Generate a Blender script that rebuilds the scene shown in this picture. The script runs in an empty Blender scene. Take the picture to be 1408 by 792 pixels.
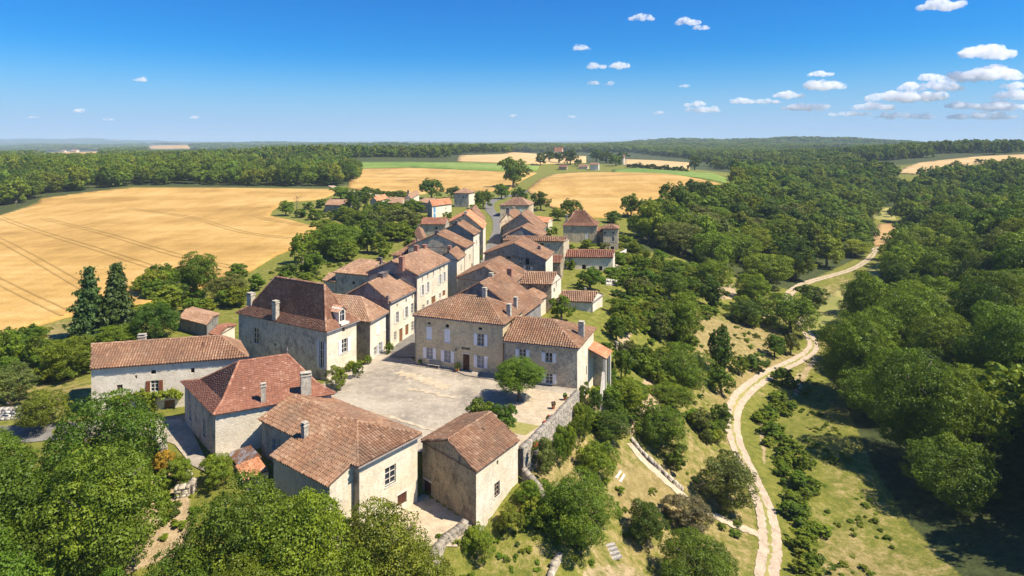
import bpy, math, random
import numpy as np
from mathutils import Vector, Matrix
from mathutils.geometry import delaunay_2d_cdt

SC = bpy.context.scene
COL = SC.collection
# ------------------------------------------------------------------ camera
F = 850.0            # focal length in photograph pixels (1408 wide)
U0, V0, H = 704.0, 196.0, 30.0
cam_d = bpy.data.cameras.new("camera"); cam = bpy.data.objects.new("camera", cam_d); COL.objects.link(cam)
cam.location = (0, 0, H); cam.rotation_euler = (math.radians(90), 0, 0)
cam_d.sensor_width = 36.0; cam_d.lens = F / 1408 * 36.0
cam_d.shift_y = -(396 - V0) / 1408.0
cam_d.clip_start = 0.5; cam_d.clip_end = 60000
SC.camera = cam
# ------------------------------------------------------------------ world
SUN = Vector((0.943, -0.33, 0.0)).normalized()
SUN_EL = math.radians(55)
w = bpy.data.worlds.new("World"); SC.world = w; w.use_nodes = True
nt = w.node_tree; nt.nodes.clear()
bg = nt.nodes.new("ShaderNodeBackground"); wo = nt.nodes.new("ShaderNodeOutputWorld")
sky = nt.nodes.new("ShaderNodeTexSky"); sky.sky_type = 'NISHITA'; sky.sun_disc = False
sky.sun_elevation = SUN_EL; sky.sun_rotation = math.atan2(SUN.x, SUN.y)
sky.altitude = 100; sky.air_density = 1.0; sky.dust_density = 0.6; sky.ozone_density = 3.0
hs = nt.nodes.new("ShaderNodeHueSaturation"); hs.inputs['Saturation'].default_value = 1.3; hs.inputs['Hue'].default_value = .505
tc = nt.nodes.new("ShaderNodeTexCoord"); sp = nt.nodes.new("ShaderNodeSeparateXYZ"); mr = nt.nodes.new("ShaderNodeMapRange"); mr.interpolation_type = 'SMOOTHERSTEP'
mr.inputs['From Min'].default_value = -.02; mr.inputs['From Max'].default_value = .165; mr.inputs['To Min'].default_value = 1; mr.inputs['To Max'].default_value = 0
mx = nt.nodes.new("ShaderNodeMix"); mx.data_type = 'RGBA'; mx.inputs[7].default_value = (3.5, 5.2, 7.7, 1)      # pale summer haze low over the horizon
tn = nt.nodes.new("ShaderNodeMix"); tn.data_type = 'RGBA'; tn.blend_type = 'MULTIPLY'; tn.inputs[0].default_value = 1; tn.inputs[7].default_value = (.08, .80, 1.28, 1)
nt.links.new(tc.outputs['Generated'], sp.inputs[0]); nt.links.new(sp.outputs['Z'], mr.inputs['Value']); nt.links.new(mr.outputs[0], mx.inputs[0])
nt.links.new(sky.outputs[0], hs.inputs['Color']); nt.links.new(hs.outputs[0], tn.inputs[6]); nt.links.new(tn.outputs[2], mx.inputs[6]); nt.links.new(mx.outputs[2], bg.inputs[0])
bg.inputs[1].default_value = 0.066
nt.links.new(bg.outputs[0], wo.inputs[0])
# ------------------------------------------------------------------ sun
sd = bpy.data.lights.new("sun", 'SUN'); so = bpy.data.objects.new("sun", sd); COL.objects.link(so)
sd.energy = 5.0; sd.angle = math.radians(0.53); sd.color = (1.0, 0.90, 0.74)
dirv = Vector((SUN.x * math.cos(SUN_EL), SUN.y * math.cos(SUN_EL), math.sin(SUN_EL)))
so.rotation_euler = dirv.to_track_quat('Z', 'Y').to_euler(); so.location = (100, 0, 200)
vs = SC.view_settings; vs.view_transform = 'Standard'; vs.look = 'None'; vs.exposure = 0.80; vs.gamma = 1
SC.cycles.max_bounces = 14; SC.cycles.diffuse_bounces = 6; SC.cycles.transparent_max_bounces = 8
SC.cycles.volume_bounces = 14

rnd = random.Random(7)
NR = np.random.default_rng(11)

# ------------------------------------------------------------------ geometry helpers
def tag(o, label=None, cat=None, group=None, kind=None):
    if label: o['label'] = label
    if cat: o['category'] = cat
    if group: o['group'] = group
    if kind: o['kind'] = kind
    return o
def link(o, parent=None):
    COL.objects.link(o)
    if parent is not None: o.parent = parent
    return o
def empty(name, loc, label=None, cat=None, group=None):
    o = bpy.data.objects.new(name, None); o.location = loc; o.empty_display_size = .5
    link(o); tag(o, label, cat, group); return o
def np_mesh(name, V, Fc, mats=(), colors=None, uv=None, smooth=False, fmat=None):
    """V (n,3), Fc list of (m,k) arrays of one polygon size, colors (faces,3) per face."""
    me = bpy.data.meshes.new(name)
    V = np.asarray(V, dtype=np.float32).reshape(-1, 3)
    if not isinstance(Fc, (list, tuple)): Fc = [Fc]
    Fc = [np.asarray(f, dtype=np.int32) for f in Fc if len(f)]
    nl = sum(f.size for f in Fc); nf = sum(len(f) for f in Fc)
    me.vertices.add(len(V)); me.vertices.foreach_set("co", V.ravel())
    me.loops.add(nl); me.polygons.add(nf)
    me.loops.foreach_set("vertex_index", np.concatenate([f.ravel() for f in Fc]))
    tot = np.concatenate([np.full(len(f), f.shape[1], dtype=np.int32) for f in Fc])
    st = np.concatenate([[0], np.cumsum(tot)[:-1]]).astype(np.int32)
    me.polygons.foreach_set("loop_start", st)
    if fmat is not None: me.polygons.foreach_set("material_index", np.asarray(fmat, dtype=np.int32))
    if smooth: me.polygons.foreach_set("use_smooth", np.ones(nf, dtype=bool))
    for m in mats: me.materials.append(m)
    if colors is not None:
        ca = me.color_attributes.new("tint", 'FLOAT_COLOR', 'CORNER')
        c = np.ones((nl, 4), dtype=np.float32); c[:, :3] = np.repeat(np.asarray(colors, dtype=np.float32), tot, axis=0)
        ca.data.foreach_set("color", c.ravel())
    if uv is not None:
        l = me.uv_layers.new(name="UVMap"); l.data.foreach_set("uv", np.asarray(uv, dtype=np.float32).ravel())
    me.update(calc_edges=True); me.validate()
    return me
def obj(name, me, parent=None, **k):
    o = bpy.data.objects.new(name, me); link(o, parent); tag(o, **k); return o

class MB:
    """collects quads / polygons of one part (world or local coordinates)"""
    def __init__(s): s.v = []; s.f = []; s.m = []
    def poly(s, pts, mi=0):
        n = len(s.v); s.v += [tuple(p) for p in pts]; s.f.append(tuple(range(n, n + len(pts)))); s.m.append(mi)
    def hexa(s, b, t, mi=0):
        """b, t: four bottom and four top points"""
        n = len(s.v); s.v += [tuple(p) for p in b] + [tuple(p) for p in t]
        for f in ((3, 2, 1, 0), (4, 5, 6, 7), (0, 1, 5, 4), (1, 2, 6, 5), (2, 3, 7, 6), (3, 0, 4, 7)):
            s.f.append(tuple(n + i for i in f)); s.m.append(mi)
    def box(s, c, ax, ay, az, mi=0):
        """box centred on the middle of its base: c, half vectors ax, ay and full height vector az"""
        c, ax, ay, az = (Vector(q) for q in (c, ax, ay, az))
        b = [c - ax - ay, c + ax - ay, c + ax + ay, c - ax + ay]
        s.hexa(b, [p + az for p in b], mi)
    def bar(s, p, q, r, n=6, mi=0, r2=None):
        p, q = Vector(p), Vector(q); d = (q - p).normalized(); r2 = r if r2 is None else r2
        a = d.orthogonal().normalized(); b = d.cross(a); k = len(s.v)
        for c, rr in ((p, r), (q, r2)):
            for i in range(n):
                t = 2 * math.pi * i / n; s.v.append(tuple(c + (a * math.cos(t) + b * math.sin(t)) * rr))
        for i in range(n):
            j = (i + 1) % n; s.f.append((k + i, k + j, k + n + j, k + n + i)); s.m.append(mi)
        s.f.append(tuple(k + n + i for i in range(n))); s.m.append(mi)
        s.f.append(tuple(k + i for i in reversed(range(n)))); s.m.append(mi)
    def build(s, name, mats, parent=None, smooth=False, origin=None, **k):
        me = bpy.data.meshes.new(name); me.from_pydata([tuple(p) for p in s.v], [], s.f)
        for m in (mats if isinstance(mats, (list, tuple)) else [mats]): me.materials.append(m)
        me.polygons.foreach_set("material_index", s.m)
        if smooth: me.polygons.foreach_set("use_smooth", [True] * len(s.f))
        me.update()
        o = bpy.data.objects.new(name, me); link(o, parent); tag(o, **k)
        if parent is not None: o.matrix_parent_inverse = Matrix.Translation(-Vector(parent.location)) if parent.parent is None else Matrix.Identity(4)
        return o
def wadd(name, me, parent, root, **k):
    """mesh in world coordinates under a thing (root is the empty, parent the root or one of its parts)"""
    o = bpy.data.objects.new(name, me); link(o, parent); tag(o, **k)
    if parent is root: o.matrix_parent_inverse = Matrix.Translation(-Vector(root.location))
    return o

# ------------------------------------------------------------------ terrain (height of the land)
def P(u, v, z=0.0):
    Y = (H - z) * F / (v - V0); return Vector(((u - U0) * Y / F, Y, z))
_ctl = [  # photograph column, row, height of the land there
 (765,640,-3.2),(700,770,-5),(655,738,-4.0),(610,760,-4.2),(800,700,-6),(850,620,-6),(830,760,-8),(900,680,-9.5),(950,640,-11),
 (900,560,-6),(960,720,-12),(1010,740,-13.5),(1055,792,-14),(1055,700,-14),(1010,600,-14),(1020,540,-14.5),(1090,497,-15),
 (1122,470,-15.5),(1085,405,-16),(1130,383,-16),(1200,350,-16),(1230,320,-16),(1215,290,-15),(860,500,-4),(850,420,-2),
 (900,430,-5),(950,420,-8),(1000,440,-11),(1050,460,-13),(850,375,-1),(900,350,-4),(1000,340,-9),(1100,340,-13),
 (900,292,0),(1000,290,-6),(1100,300,-12),(1190,300,-13),(1000,260,1.5),(960,285,-1),(1150,700,-15),(1260,780,-15),
 (1120,600,-15),(1150,520,-15.5),(1175,430,-16),(830,560,-3.8),(880,470,-4.2),(790,590,-3.4),(850,530,-3.8),
 (760,240,3),(740,232,5),(490,232,5),(690,236,4),(850,236,4),(500,262,1),(640,262,1),(1000,240,4)]
_xyz = [  # x, y, height
 (-60,68,-.6),(-46,66,-.5),(-34,66,-.4),(-30,58,-.6),(-22,62,0),(-25,52,-2.0),(-38,52,-2.0),(-60,50,-3),(-80,60,-1),(-60,42,-4),(-40,42,-5),
 (-25,44,-4.8),(-10,45,-4.2),(-15,50,-3.2),(-6,54,-3.0),(0,45,-5),(10,45,-7.5),(-8,50,-3.1),(3,57,-3.4),(-40,30,-6),(0,30,-7),(40,30,-14),(-60,30,-6),(25,45,-13),
 (-20,80,0),(-40,85,0),(-10,75,0),(0,72,0),(6,76,0),(-10,65,0),(-12,90,0),(-25,100,0),(0,100,0),(14,100,-.6),(20,112,-1),(15,140,-.8),(24,147,-1),(28,182,-.8),
 (-6,130,0),(-6,160,0),(-6,185,0),(-20,140,0),(-35,120,0),(-50,100,0),(-80,96,0),(-100,130,0),(-60,160,0),(-120,200,0),(-200,200,-1),(-40,220,0),(-20,280,.8),
 (0,250,0),(30,250,0),(-80,260,.5),(-60,320,1),(-150,300,.5),(-250,300,-1),(-330,300,-4),(-220,420,5),(-100,420,3),(0,380,1.5),(60,330,.5),(110,360,1),(-350,420,6),
 (62,72,-12),(80,70,-4),(100,60,0),(78,100,-12),(100,100,-4),(130,100,3),(118,150,-9),(150,150,1),(190,150,5),(200,200,1),(250,250,3),(180,260,-12),(225,300,-11),(300,300,0),
 (400,400,3),(340,520,3),(260,450,-14),(270,600,-8),(452,645,9),(520,560,9),(420,700,9),(220,700,0),(60,30,-8),
 (0,620,9),(-190,650,13),(-330,640,7),(-450,650,3),(-700,700,1),(-100,720,13),(150,620,6),(-60,980,19),(60,900,9),(560,780,19),(760,800,19),(-170,900,9),(-400,950,1),(-230,1000,3),(-900,900,0),(330,900,3),(900,900,14),(0,1300,6),(-900,1300,2),(900,1300,6)]
_pts = [P(*c) for c in _ctl] + [Vector(c) for c in _xyz]
def _ab(x, y):
    y = np.maximum(y, 28.0); return np.clip(x / y, -1.5, 1.5), np.log(y)
def _U(r2): return np.where(r2 > 1e-12, r2 * np.log(np.maximum(r2, 1e-12)), 0)
_A = np.array([_ab(p.x, p.y) for p in _pts]); _Z = np.array([p.z for p in _pts])
_n = len(_A)
_K = _U(((_A[:, None, :] - _A[None]) ** 2).sum(2)) + np.eye(_n) * 0.0015
_PM = np.c_[np.ones(_n), _A]
_W = np.linalg.solve(np.block([[_K, _PM], [_PM.T, np.zeros((3, 3))]]), np.r_[_Z, 0, 0, 0])
def poly_sd(x, y, poly):
    """signed distance, positive inside"""
    x = np.asarray(x, float); y = np.asarray(y, float)
    d = np.full(x.shape, 1e18); ins = np.zeros(x.shape, bool)
    n = len(poly)
    for i in range(n):
        x0, y0 = poly[i][0], poly[i][1]; x1, y1 = poly[(i + 1) % n][0], poly[(i + 1) % n][1]
        ex, ey = x1 - x0, y1 - y0
        t = np.clip(((x - x0) * ex + (y - y0) * ey) / (ex * ex + ey * ey + 1e-12), 0, 1)
        d = np.minimum(d, (x - x0 - t * ex) ** 2 + (y - y0 - t * ey) ** 2)
        c = ((y0 > y) != (y1 > y)) & (x < (x1 - x0) * (y - y0) / (y1 - y0 + 1e-18) + x0)
        ins ^= c
    return np.where(ins, 1, -1) * np.sqrt(d)
PLAT = [(-24,60.5),(-19,61.5),(-8.6,59.6),(0.6,59.9),(2.2,62.2),(4.3,66.4),(7.3,73.2),(7.5,75.2),(10.3,82.6),(9.5,95),(6,112),(-26,112),(-26,78)]
PLAT2 = [(-8.4,59),(-3.0,53.2),(-4.2,50.0),(-9.5,50.3),(-12.5,52)]
def _vn(x, y, s, k=0):
    return (np.sin(x / s + 1.3 + k) * np.cos(y / s * 1.13 + .7 * k) + .5 * np.sin(x / s * 2.1 + y / s * 1.7 + k * 2) )
def hgt(x, y):
    x = np.asarray(x, float); y = np.asarray(y, float); sh = x.shape; x = x.ravel(); y = y.ravel()
    a, b = _ab(x, y); z = np.empty(len(x))
    for i in range(0, len(x), 20000):
        s = slice(i, i + 20000)
        r2 = (a[s, None] - _A[None, :, 0]) ** 2 + (b[s, None] - _A[None, :, 1]) ** 2
        z[s] = _U(r2) @ _W[:_n] + _W[_n] + a[s] * _W[_n + 1] + b[s] * _W[_n + 2]
    far = np.clip((y - 900) / 500, 0, 1); far = far * far * (3 - 2 * far)
    fz = 0 + 9 * _vn(x, y, 330) + 12 * _vn(x, y, 1250, 2)
    fz = fz + 9 * np.exp(-((x + 900) / 900) ** 2 - ((y - 3300) / 500) ** 2) + 10 * np.exp(-((x - 1500) / 900) ** 2 - ((y - 3600) / 500) ** 2)
    fz = fz + np.clip((y - 5000) / 4000, 0, 1) * 30 * (0.6 + .5 * _vn(x, y, 2600, 1)) + 60 * np.exp(-((x + 7200) / 1500) ** 2 - ((y - 9500) / 900) ** 2)
    fz = fz + 26 * np.exp(-((x - 640) / 260) ** 2 - ((y - 2700) / 300) ** 2) + 24 * np.exp(-((x - 1120) / 330) ** 2 - ((y - 2300) / 300) ** 2) + 24 * np.exp(-((x + 1100) / 340) ** 2 - ((y - 2100) / 260) ** 2) + 20 * np.exp(-((x + 480) / 200) ** 2 - ((y - 2600) / 260) ** 2)
    z = z * (1 - far) + fz * far
    m = np.clip(poly_sd(x, y, PLAT) / .5 + .5, 0, 1); z = z * (1 - m) + 0 * m
    m = np.clip(poly_sd(x, y, PLAT2) / .5 + .5, 0, 1); z = z * (1 - m) - 3.0 * m
    return z.reshape(sh)
def h1(x, y): return float(hgt(np.array([x]), np.array([y]))[0])
def G(u, v):
    """the point of the land seen at a photograph pixel"""
    Y = np.exp(np.linspace(math.log(30), math.log(12000), 1500)); X = (u - U0) / F * Y
    d = (H - (v - V0) / F * Y) - hgt(X, Y)
    i = int(np.argmax(d < 0)) if (d < 0).any() else len(Y) - 1
    if i == 0: y = Y[0]
    else:
        t = d[i - 1] / (d[i - 1] - d[i] + 1e-9) if d[i] < 0 else 1; y = Y[i - 1] + t * (Y[i] - Y[i - 1])
    x = (u - U0) / F * y; return Vector((x, y, h1(x, y)))
def gp(*uv): return [G(u, v) for u, v in uv]
def pix(x, y, z): return U0 + F * x / y, V0 + F * (H - z) / y
# ------------------------------------------------------------------ materials
def srgb(r, g, b):
    f = lambda c: ((c / 255 + .055) / 1.055) ** 2.4 if c > 10 else c / 255 / 12.92
    return (f(r), f(g), f(b), 1)
class NT:
    def __init__(s, name):
        s.m = bpy.data.materials.new(name); s.m.use_nodes = True; s.t = s.m.node_tree; s.t.nodes.clear()
        s.out = s.n("ShaderNodeOutputMaterial"); s.b = s.n("ShaderNodeBsdfPrincipled")
        s.l(s.b.outputs[0], s.out.inputs[0]); s.b.inputs['Roughness'].default_value = .85
        s.b.inputs['Specular IOR Level'].default_value = .25
    def n(s, t, **k):
        q = s.t.nodes.new(t)
        for a, v in k.items():
            if hasattr(q, a): setattr(q, a, v)
        return q
    def l(s, a, b): s.t.links.new(a, b)
    def coord(s, kind='Object'):
        return s.n("ShaderNodeTexCoord").outputs[kind]
    def geo(s): return s.n("ShaderNodeNewGeometry").outputs['Position']
    def noise(s, scale, co=None, detail=4, rough=.6, dim='3D'):
        q = s.n("ShaderNodeTexNoise"); q.inputs['Scale'].default_value = scale; q.inputs['Detail'].default_value = detail; q.inputs['Roughness'].default_value = rough
        s.l(co if co is not None else s.geo(), q.inputs['Vector']); return q.outputs[0]
    def vor(s, scale, co=None, feature='F1', out='Color', rand=1):
        q = s.n("ShaderNodeTexVoronoi"); q.feature = feature; q.inputs['Scale'].default_value = scale; q.inputs['Randomness'].default_value = rand
        s.l(co if co is not None else s.geo(), q.inputs['Vector']); return q.outputs[out]
    def ramp(s, fac, stops, interp='LINEAR'):
        q = s.n("ShaderNodeValToRGB"); q.color_ramp.interpolation = interp
        e = q.color_ramp.elements
        while len(e) < len(stops): e.new(.5)
        for i, (p, c) in enumerate(stops):
            e[i].position = p; e[i].color = c if hasattr(c, '__len__') else (c, c, c, 1)
        s.l(fac, q.inputs[0]); return q.outputs[0]
    def mix(s, fac, a, b, mode='MIX'):
        q = s.n("ShaderNodeMix"); q.data_type = 'RGBA'; q.blend_type = mode; q.clamp_factor = True
        for sock, v in ((q.inputs[0], fac), (q.inputs[6], a), (q.inputs[7], b)):
            if hasattr(v, 'is_output') or isinstance(v, bpy.types.NodeSocket): s.l(v, sock)
            else: sock.default_value = v
        return q.outputs[2]
    def math(s, op, a, b=0.0):
        q = s.n("ShaderNodeMath"); q.operation = op
        for sock, v in ((q.inputs[0], a), (q.inputs[1], b)):
            if isinstance(v, bpy.types.NodeSocket): s.l(v, sock)
            else: sock.default_value = v
        return q.outputs[0]
    def scale(s, co, x, y, z):
        q = s.n("ShaderNodeMapping"); q.inputs['Scale'].default_value = (x, y, z); s.l(co, q.inputs[0]); return q.outputs[0]
    def color(s, c):
        if isinstance(c, bpy.types.NodeSocket): s.l(c, s.b.inputs['Base Color'])
        else: s.b.inputs['Base Color'].default_value = c
        return s
    def bump(s, h, strength=.5, dist=.05):
        q = s.n("ShaderNodeBump"); q.inputs['Strength'].default_value = strength; q.inputs['Distance'].default_value = dist
        s.l(h, q.inputs['Height']); s.l(q.outputs[0], s.b.inputs['Normal']); return s
    def attr(s, name):
        q = s.n("ShaderNodeAttribute"); q.attribute_name = name; return q.outputs['Color']
    def rand(s): return s.n("ShaderNodeObjectInfo").outputs['Random']

MAT = {}
def plain(name, rgb, rough=.8, var=.12, sc=6, metal=0, spec=.3):
    t = NT(name); c = (*rgb, 1); lo = tuple(x * (1 - var) for x in rgb) + (1,); hi = tuple(min(1, x * (1 + var)) for x in rgb) + (1,)
    t.color(t.ramp(t.noise(sc), [(.35, lo), (.65, hi)])); t.b.inputs['Roughness'].default_value = rough; t.b.inputs['Metallic'].default_value = metal
    t.b.inputs['Specular IOR Level'].default_value = spec
    MAT[name] = t.m; return t.m

def wall_mat(name, base, stain, grey, rubble=0.35, dirt=.5, stone=2.6):
    """lime-washed / rubble limestone: courses of stones, weathered patches, dark streaks under the eaves line"""
    t = NT(name); g = t.geo()
    big = t.noise(.22, g, 5, .65); mid = t.noise(1.3, g, 6, .7); fine = t.noise(9, g, 3, .6)
    cells = t.vor(stone, t.scale(g, 1, 1, 1.9), 'F1', 'Color'); edge = t.vor(stone, t.scale(g, 1, 1, 1.9), 'DISTANCE_TO_EDGE', 'Distance')
    c = t.mix(t.ramp(mid, [(.38, 0), (.62, 1)]), (*base, 1), (*[b * .82 for b in base], 1))
    c = t.mix(t.ramp(big, [(.42, 0), (.6, .75)]), c, (*stain, 1))
    sc_ = t.n("ShaderNodeSeparateColor"); t.l(cells, sc_.inputs[0])
    st = t.mix(t.math('MULTIPLY', sc_.outputs[0], .75), c, (*[b * .50 for b in base], 1)); st = t.mix(t.ramp(edge, [(0.0, .8), (.08, 0)]), st, (*[x * .7 for x in grey], 1))
    exp = t.math('MULTIPLY', t.ramp(t.noise(.5, g, 7, .75), [(.42, .25), (.54, 1)]), rubble)
    c = t.mix(exp, c, st)
    blot = t.math('MULTIPLY', t.ramp(t.noise(.9, t.scale(g, 1, 1, .6), 8, .8), [(.50, 0), (.60, 1)]), dirt); c = t.mix(blot, c, (*grey, 1))
    streak = t.noise(1.0, t.scale(g, 2.2, 2.2, .35), 6, .75)
    c = t.mix(t.math('MULTIPLY', t.ramp(streak, [(.56, 0), (.70, 1)]), dirt * .5), c, (*grey, 1))
    sp = t.ramp(t.vor(1.3, t.scale(g, 1, 1, 2.2), 'F1', 'Distance'), [(.07, 1), (.11, 0)])
    c = t.mix(t.math('MULTIPLY', sp, .6), c, (*[x * .4 for x in grey], 1))
    c = t.mix(.45, c, t.ramp(t.noise(5, g, 4, .75), [(.3, .25), (.7, .75)]), 'OVERLAY')
    t.color(c); t.b.inputs['Roughness'].default_value = .95
    t.bump(t.math('ADD', t.math('MULTIPLY', mid, .5), t.math('ADD', t.math('MULTIPLY', t.ramp(edge, [(0, 0), (.1, 1)]), .35), t.math('MULTIPLY', fine, .3))), .6, .05)
    MAT[name] = t.m; return t.m
wall_mat('wall_cream', (.80, .71, .55), (.64, .53, .36), (.34, .31, .27), .12, .3)
wall_mat('wall_white', (.84, .75, .60), (.66, .57, .42), (.42, .38, .34), .08, .22)
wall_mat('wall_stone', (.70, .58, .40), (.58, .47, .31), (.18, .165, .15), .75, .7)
wall_mat('wall_grey', (.60, .54, .43), (.48, .43, .34), (.15, .14, .135), .5, .8)
wall_mat('wall_ochre', (.76, .61, .37), (.66, .52, .31), (.27, .24, .20), .55, .45)
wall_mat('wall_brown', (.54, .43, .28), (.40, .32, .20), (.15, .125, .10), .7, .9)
wall_mat('wall_dark', (.36, .33, .30), (.29, .265, .24), (.12, .115, .11), .7, .8)  # gable shade put into the colour; plain dark walls use it too

def tile_mat(name, lo, mid, hi, moss=(.16, .12, .085), rough=.9):
    t = NT(name); a = t.attr("tint"); g = t.geo()
    sx = t.n("ShaderNodeSeparateColor"); t.l(a, sx.inputs[0])
    c = t.ramp(sx.outputs[0], [(0, (*lo, 1)), (.18, (*[.6 * x + .4 * y for x, y in zip(lo, mid)], 1)), (.55, (*mid, 1)), (1, (*hi, 1))])
    pt = t.noise(.35, g, 5, .7)
    c = t.mix(t.ramp(pt, [(.42, 0), (.66, .55)]), c, (*moss, 1))
    c = t.mix(t.ramp(t.noise(1.7, g, 4, .7), [(.5, 0), (.75, .35)]), c, (*hi, 1))
    li = t.ramp(t.noise(6.5, g, 3, .7), [(.68, 0), (.76, .35)])       # pale lichen
    c = t.mix(li, c, (.55, .50, .40, 1))
    t.color(c); t.b.inputs['Roughness'].default_value = rough
    t.bump(t.noise(14, g, 3), .25, .02); MAT[name] = t.m; return t.m
tile_mat('tile_canal', (.085, .042, .028), (.275, .145, .082), (.45, .305, .20))
tile_mat('tile_orange', (.26, .10, .05), (.58, .25, .12), (.74, .44, .27), (.34, .17, .10))
tile_mat('tile_pale', (.12, .065, .042), (.34, .195, .115), (.52, .36, .24), (.30, .20, .14))
tile_mat('tile_flat', (.09, .042, .028), (.25, .12, .07), (.44, .28, .18), (.15, .07, .045))
tile_mat('tile_red', (.10, .042, .03), (.27, .115, .07), (.42, .25, .17), (.27, .11, .065))
plain('roof_under', (.20, .11, .075), .95)
plain('ridge', (.50, .28, .18), .9, .35, 3)
plain('shutter_white', (.74, .73, .74), .6, .06)
plain('shutter_blue', (.10, .30, .55), .6, .08)
plain('shutter_brown', (.20, .07, .03), .6, .2)
plain('shutter_grey', (.50, .52, .58), .6, .08)
plain('frame_white', (.66, .64, .58), .6, .08)
plain('stone_trim', (.66, .60, .50), .9, .15)
plain('door_brown', (.085, .035, .02), .6, .25)
plain('door_wood', (.22, .10, .04), .6, .3, 4)
plain('gutter', (.30, .27, .25), .5, .1, 6, .3)
plain('chimney_stone', (.42, .37, .29), .95, .3, 3)
plain('chimney_brick', (.34, .17, .115), .95, .3, 5)
plain('chimney_dark', (.16, .13, .12), .95, .3, 3)
plain('wood', (.27, .20, .14), .8, .3, 5)
plain('wood_grey', (.36, .33, .29), .85, .3, 5)
plain('terracotta', (.45, .18, .09), .8, .2)
plain('metal_dark', (.05, .05, .055), .5, .1, 5, .4)
plain('car_white', (.80, .80, .80), .25, .02, 2, 0, .5)
plain('rubber', (.02, .02, .02), .8)
plain('plastic_blue', (.35, .50, .70), .4)
plain('letter_dark', (.06, .04, .035), .7)
plain('dark_inside', (.012, .011, .01), .9)
plain('pink_flower', (.60, .25, .30), .8)
plain('red_flower', (.60, .05, .03), .8)
t = NT('glass'); t.b.inputs['Base Color'].default_value = (.03, .035, .045, 1); t.b.inputs['Roughness'].default_value = .08; t.b.inputs['Specular IOR Level'].default_value = .6; MAT['glass'] = t.m
t = NT('curtain'); t.color(t.ramp(t.noise(5), [(.4, (.20, .19, .20, 1)), (.6, (.34, .32, .33, 1))])); t.b.inputs['Roughness'].default_value = .25; t.b.inputs['Specular IOR Level'].default_value = .5; MAT['curtain'] = t.m
t = NT('rust_metal'); c = t.ramp(t.noise(1.4, None, 6, .7), [(.4, (.50, .50, .54, 1)), (.52, (.30, .16, .09, 1)), (.68, (.38, .15, .06, 1))]); t.color(c); t.b.inputs['Metallic'].default_value = .25; t.b.inputs['Roughness'].default_value = .5; MAT['rust_metal'] = t.m
# rubble stones of garden walls
t = NT('wall_rubble'); r = t.attr('tint'); c = t.mix(t.ramp(t.noise(3, None, 5, .7), [(.4, 0), (.62, .8)]), r, (.20, .18, .155, 1)); t.color(c); t.bump(t.noise(12), .5, .03); MAT['wall_rubble'] = t.m

# bark
t = NT('bark'); t.color(t.ramp(t.noise(3, t.scale(t.geo(), 1, 1, .3), 5, .7), [(.35, (.07, .055, .04, 1)), (.65, (.20, .165, .125, 1))])); t.bump(t.noise(8, t.scale(t.geo(), 1, 1, .25)), .8, .05); MAT['bark'] = t.m

def leaf_mat(name, c, warm=.35, trans=.30, hv=.035, vv=.35):
    """leaf: diffuse + translucent, tint per leaf clump, small shifts per tree"""
    t = NT(name); a = t.attr("tint"); sx = t.n("ShaderNodeSeparateColor"); t.l(a, sx.inputs[0])
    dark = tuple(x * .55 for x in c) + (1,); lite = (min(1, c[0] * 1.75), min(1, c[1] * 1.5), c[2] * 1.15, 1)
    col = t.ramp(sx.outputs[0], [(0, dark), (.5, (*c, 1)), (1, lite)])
    q = t.n("ShaderNodeHueSaturation"); r = t.rand()
    t.l(t.math('ADD', t.math('MULTIPLY', r, hv), .5 - hv / 2), q.inputs['Hue'])
    t.l(t.math('ADD', t.math('MULTIPLY', t.math('FRACT', t.math('MULTIPLY', r, 7.31)), vv), 1 - vv / 2), q.inputs['Value'])
    t.l(col, q.inputs['Color'])
    t.t.nodes.remove(t.b); d = t.n("ShaderNodeBsdfDiffuse"); tr = t.n("ShaderNodeBsdfTranslucent"); gl = t.n("ShaderNodeBsdfGlossy"); gl.inputs['Roughness'].default_value = .5
    gl.inputs['Color'].default_value = (.9, .95, .9, 1)
    mx = t.n("ShaderNodeMixShader"); mx.inputs[0].default_value = trans; m2 = t.n("ShaderNodeMixShader"); m2.inputs[0].default_value = .015
    tc = t.mix(.5, q.outputs[0], (c[0] * 1.9, c[1] * 1.6, c[2] * .6, 1))
    t.l(q.outputs[0], d.inputs[0]); t.l(tc, tr.inputs[0]); t.l(d.outputs[0], mx.inputs[1]); t.l(tr.outputs[0], mx.inputs[2])
    t.l(mx.outputs[0], m2.inputs[1]); t.l(gl.outputs[0], m2.inputs[2]); t.l(m2.outputs[0], t.out.inputs[0])
    MAT[name] = t.m; return t.m
leaf_mat('leaf_mid', (.105,.168,.013))
leaf_mat('leaf_bright', (.145,.208,.014))
leaf_mat('leaf_dark', (.072,.122,.013))
leaf_mat('leaf_olive', (.14,.168,.036))
leaf_mat('leaf_yellow', (.19,.21,.02))
leaf_mat('leaf_fir', (.060,.105,.026), trans=.12)
leaf_mat('leaf_wood', (.160,.218,.017), hv=.06, vv=.6)
leaf_mat('leaf_flower', (.17, .15, .07))
leaf_mat('leaf_gold', (.38, .30, .03))

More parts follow.
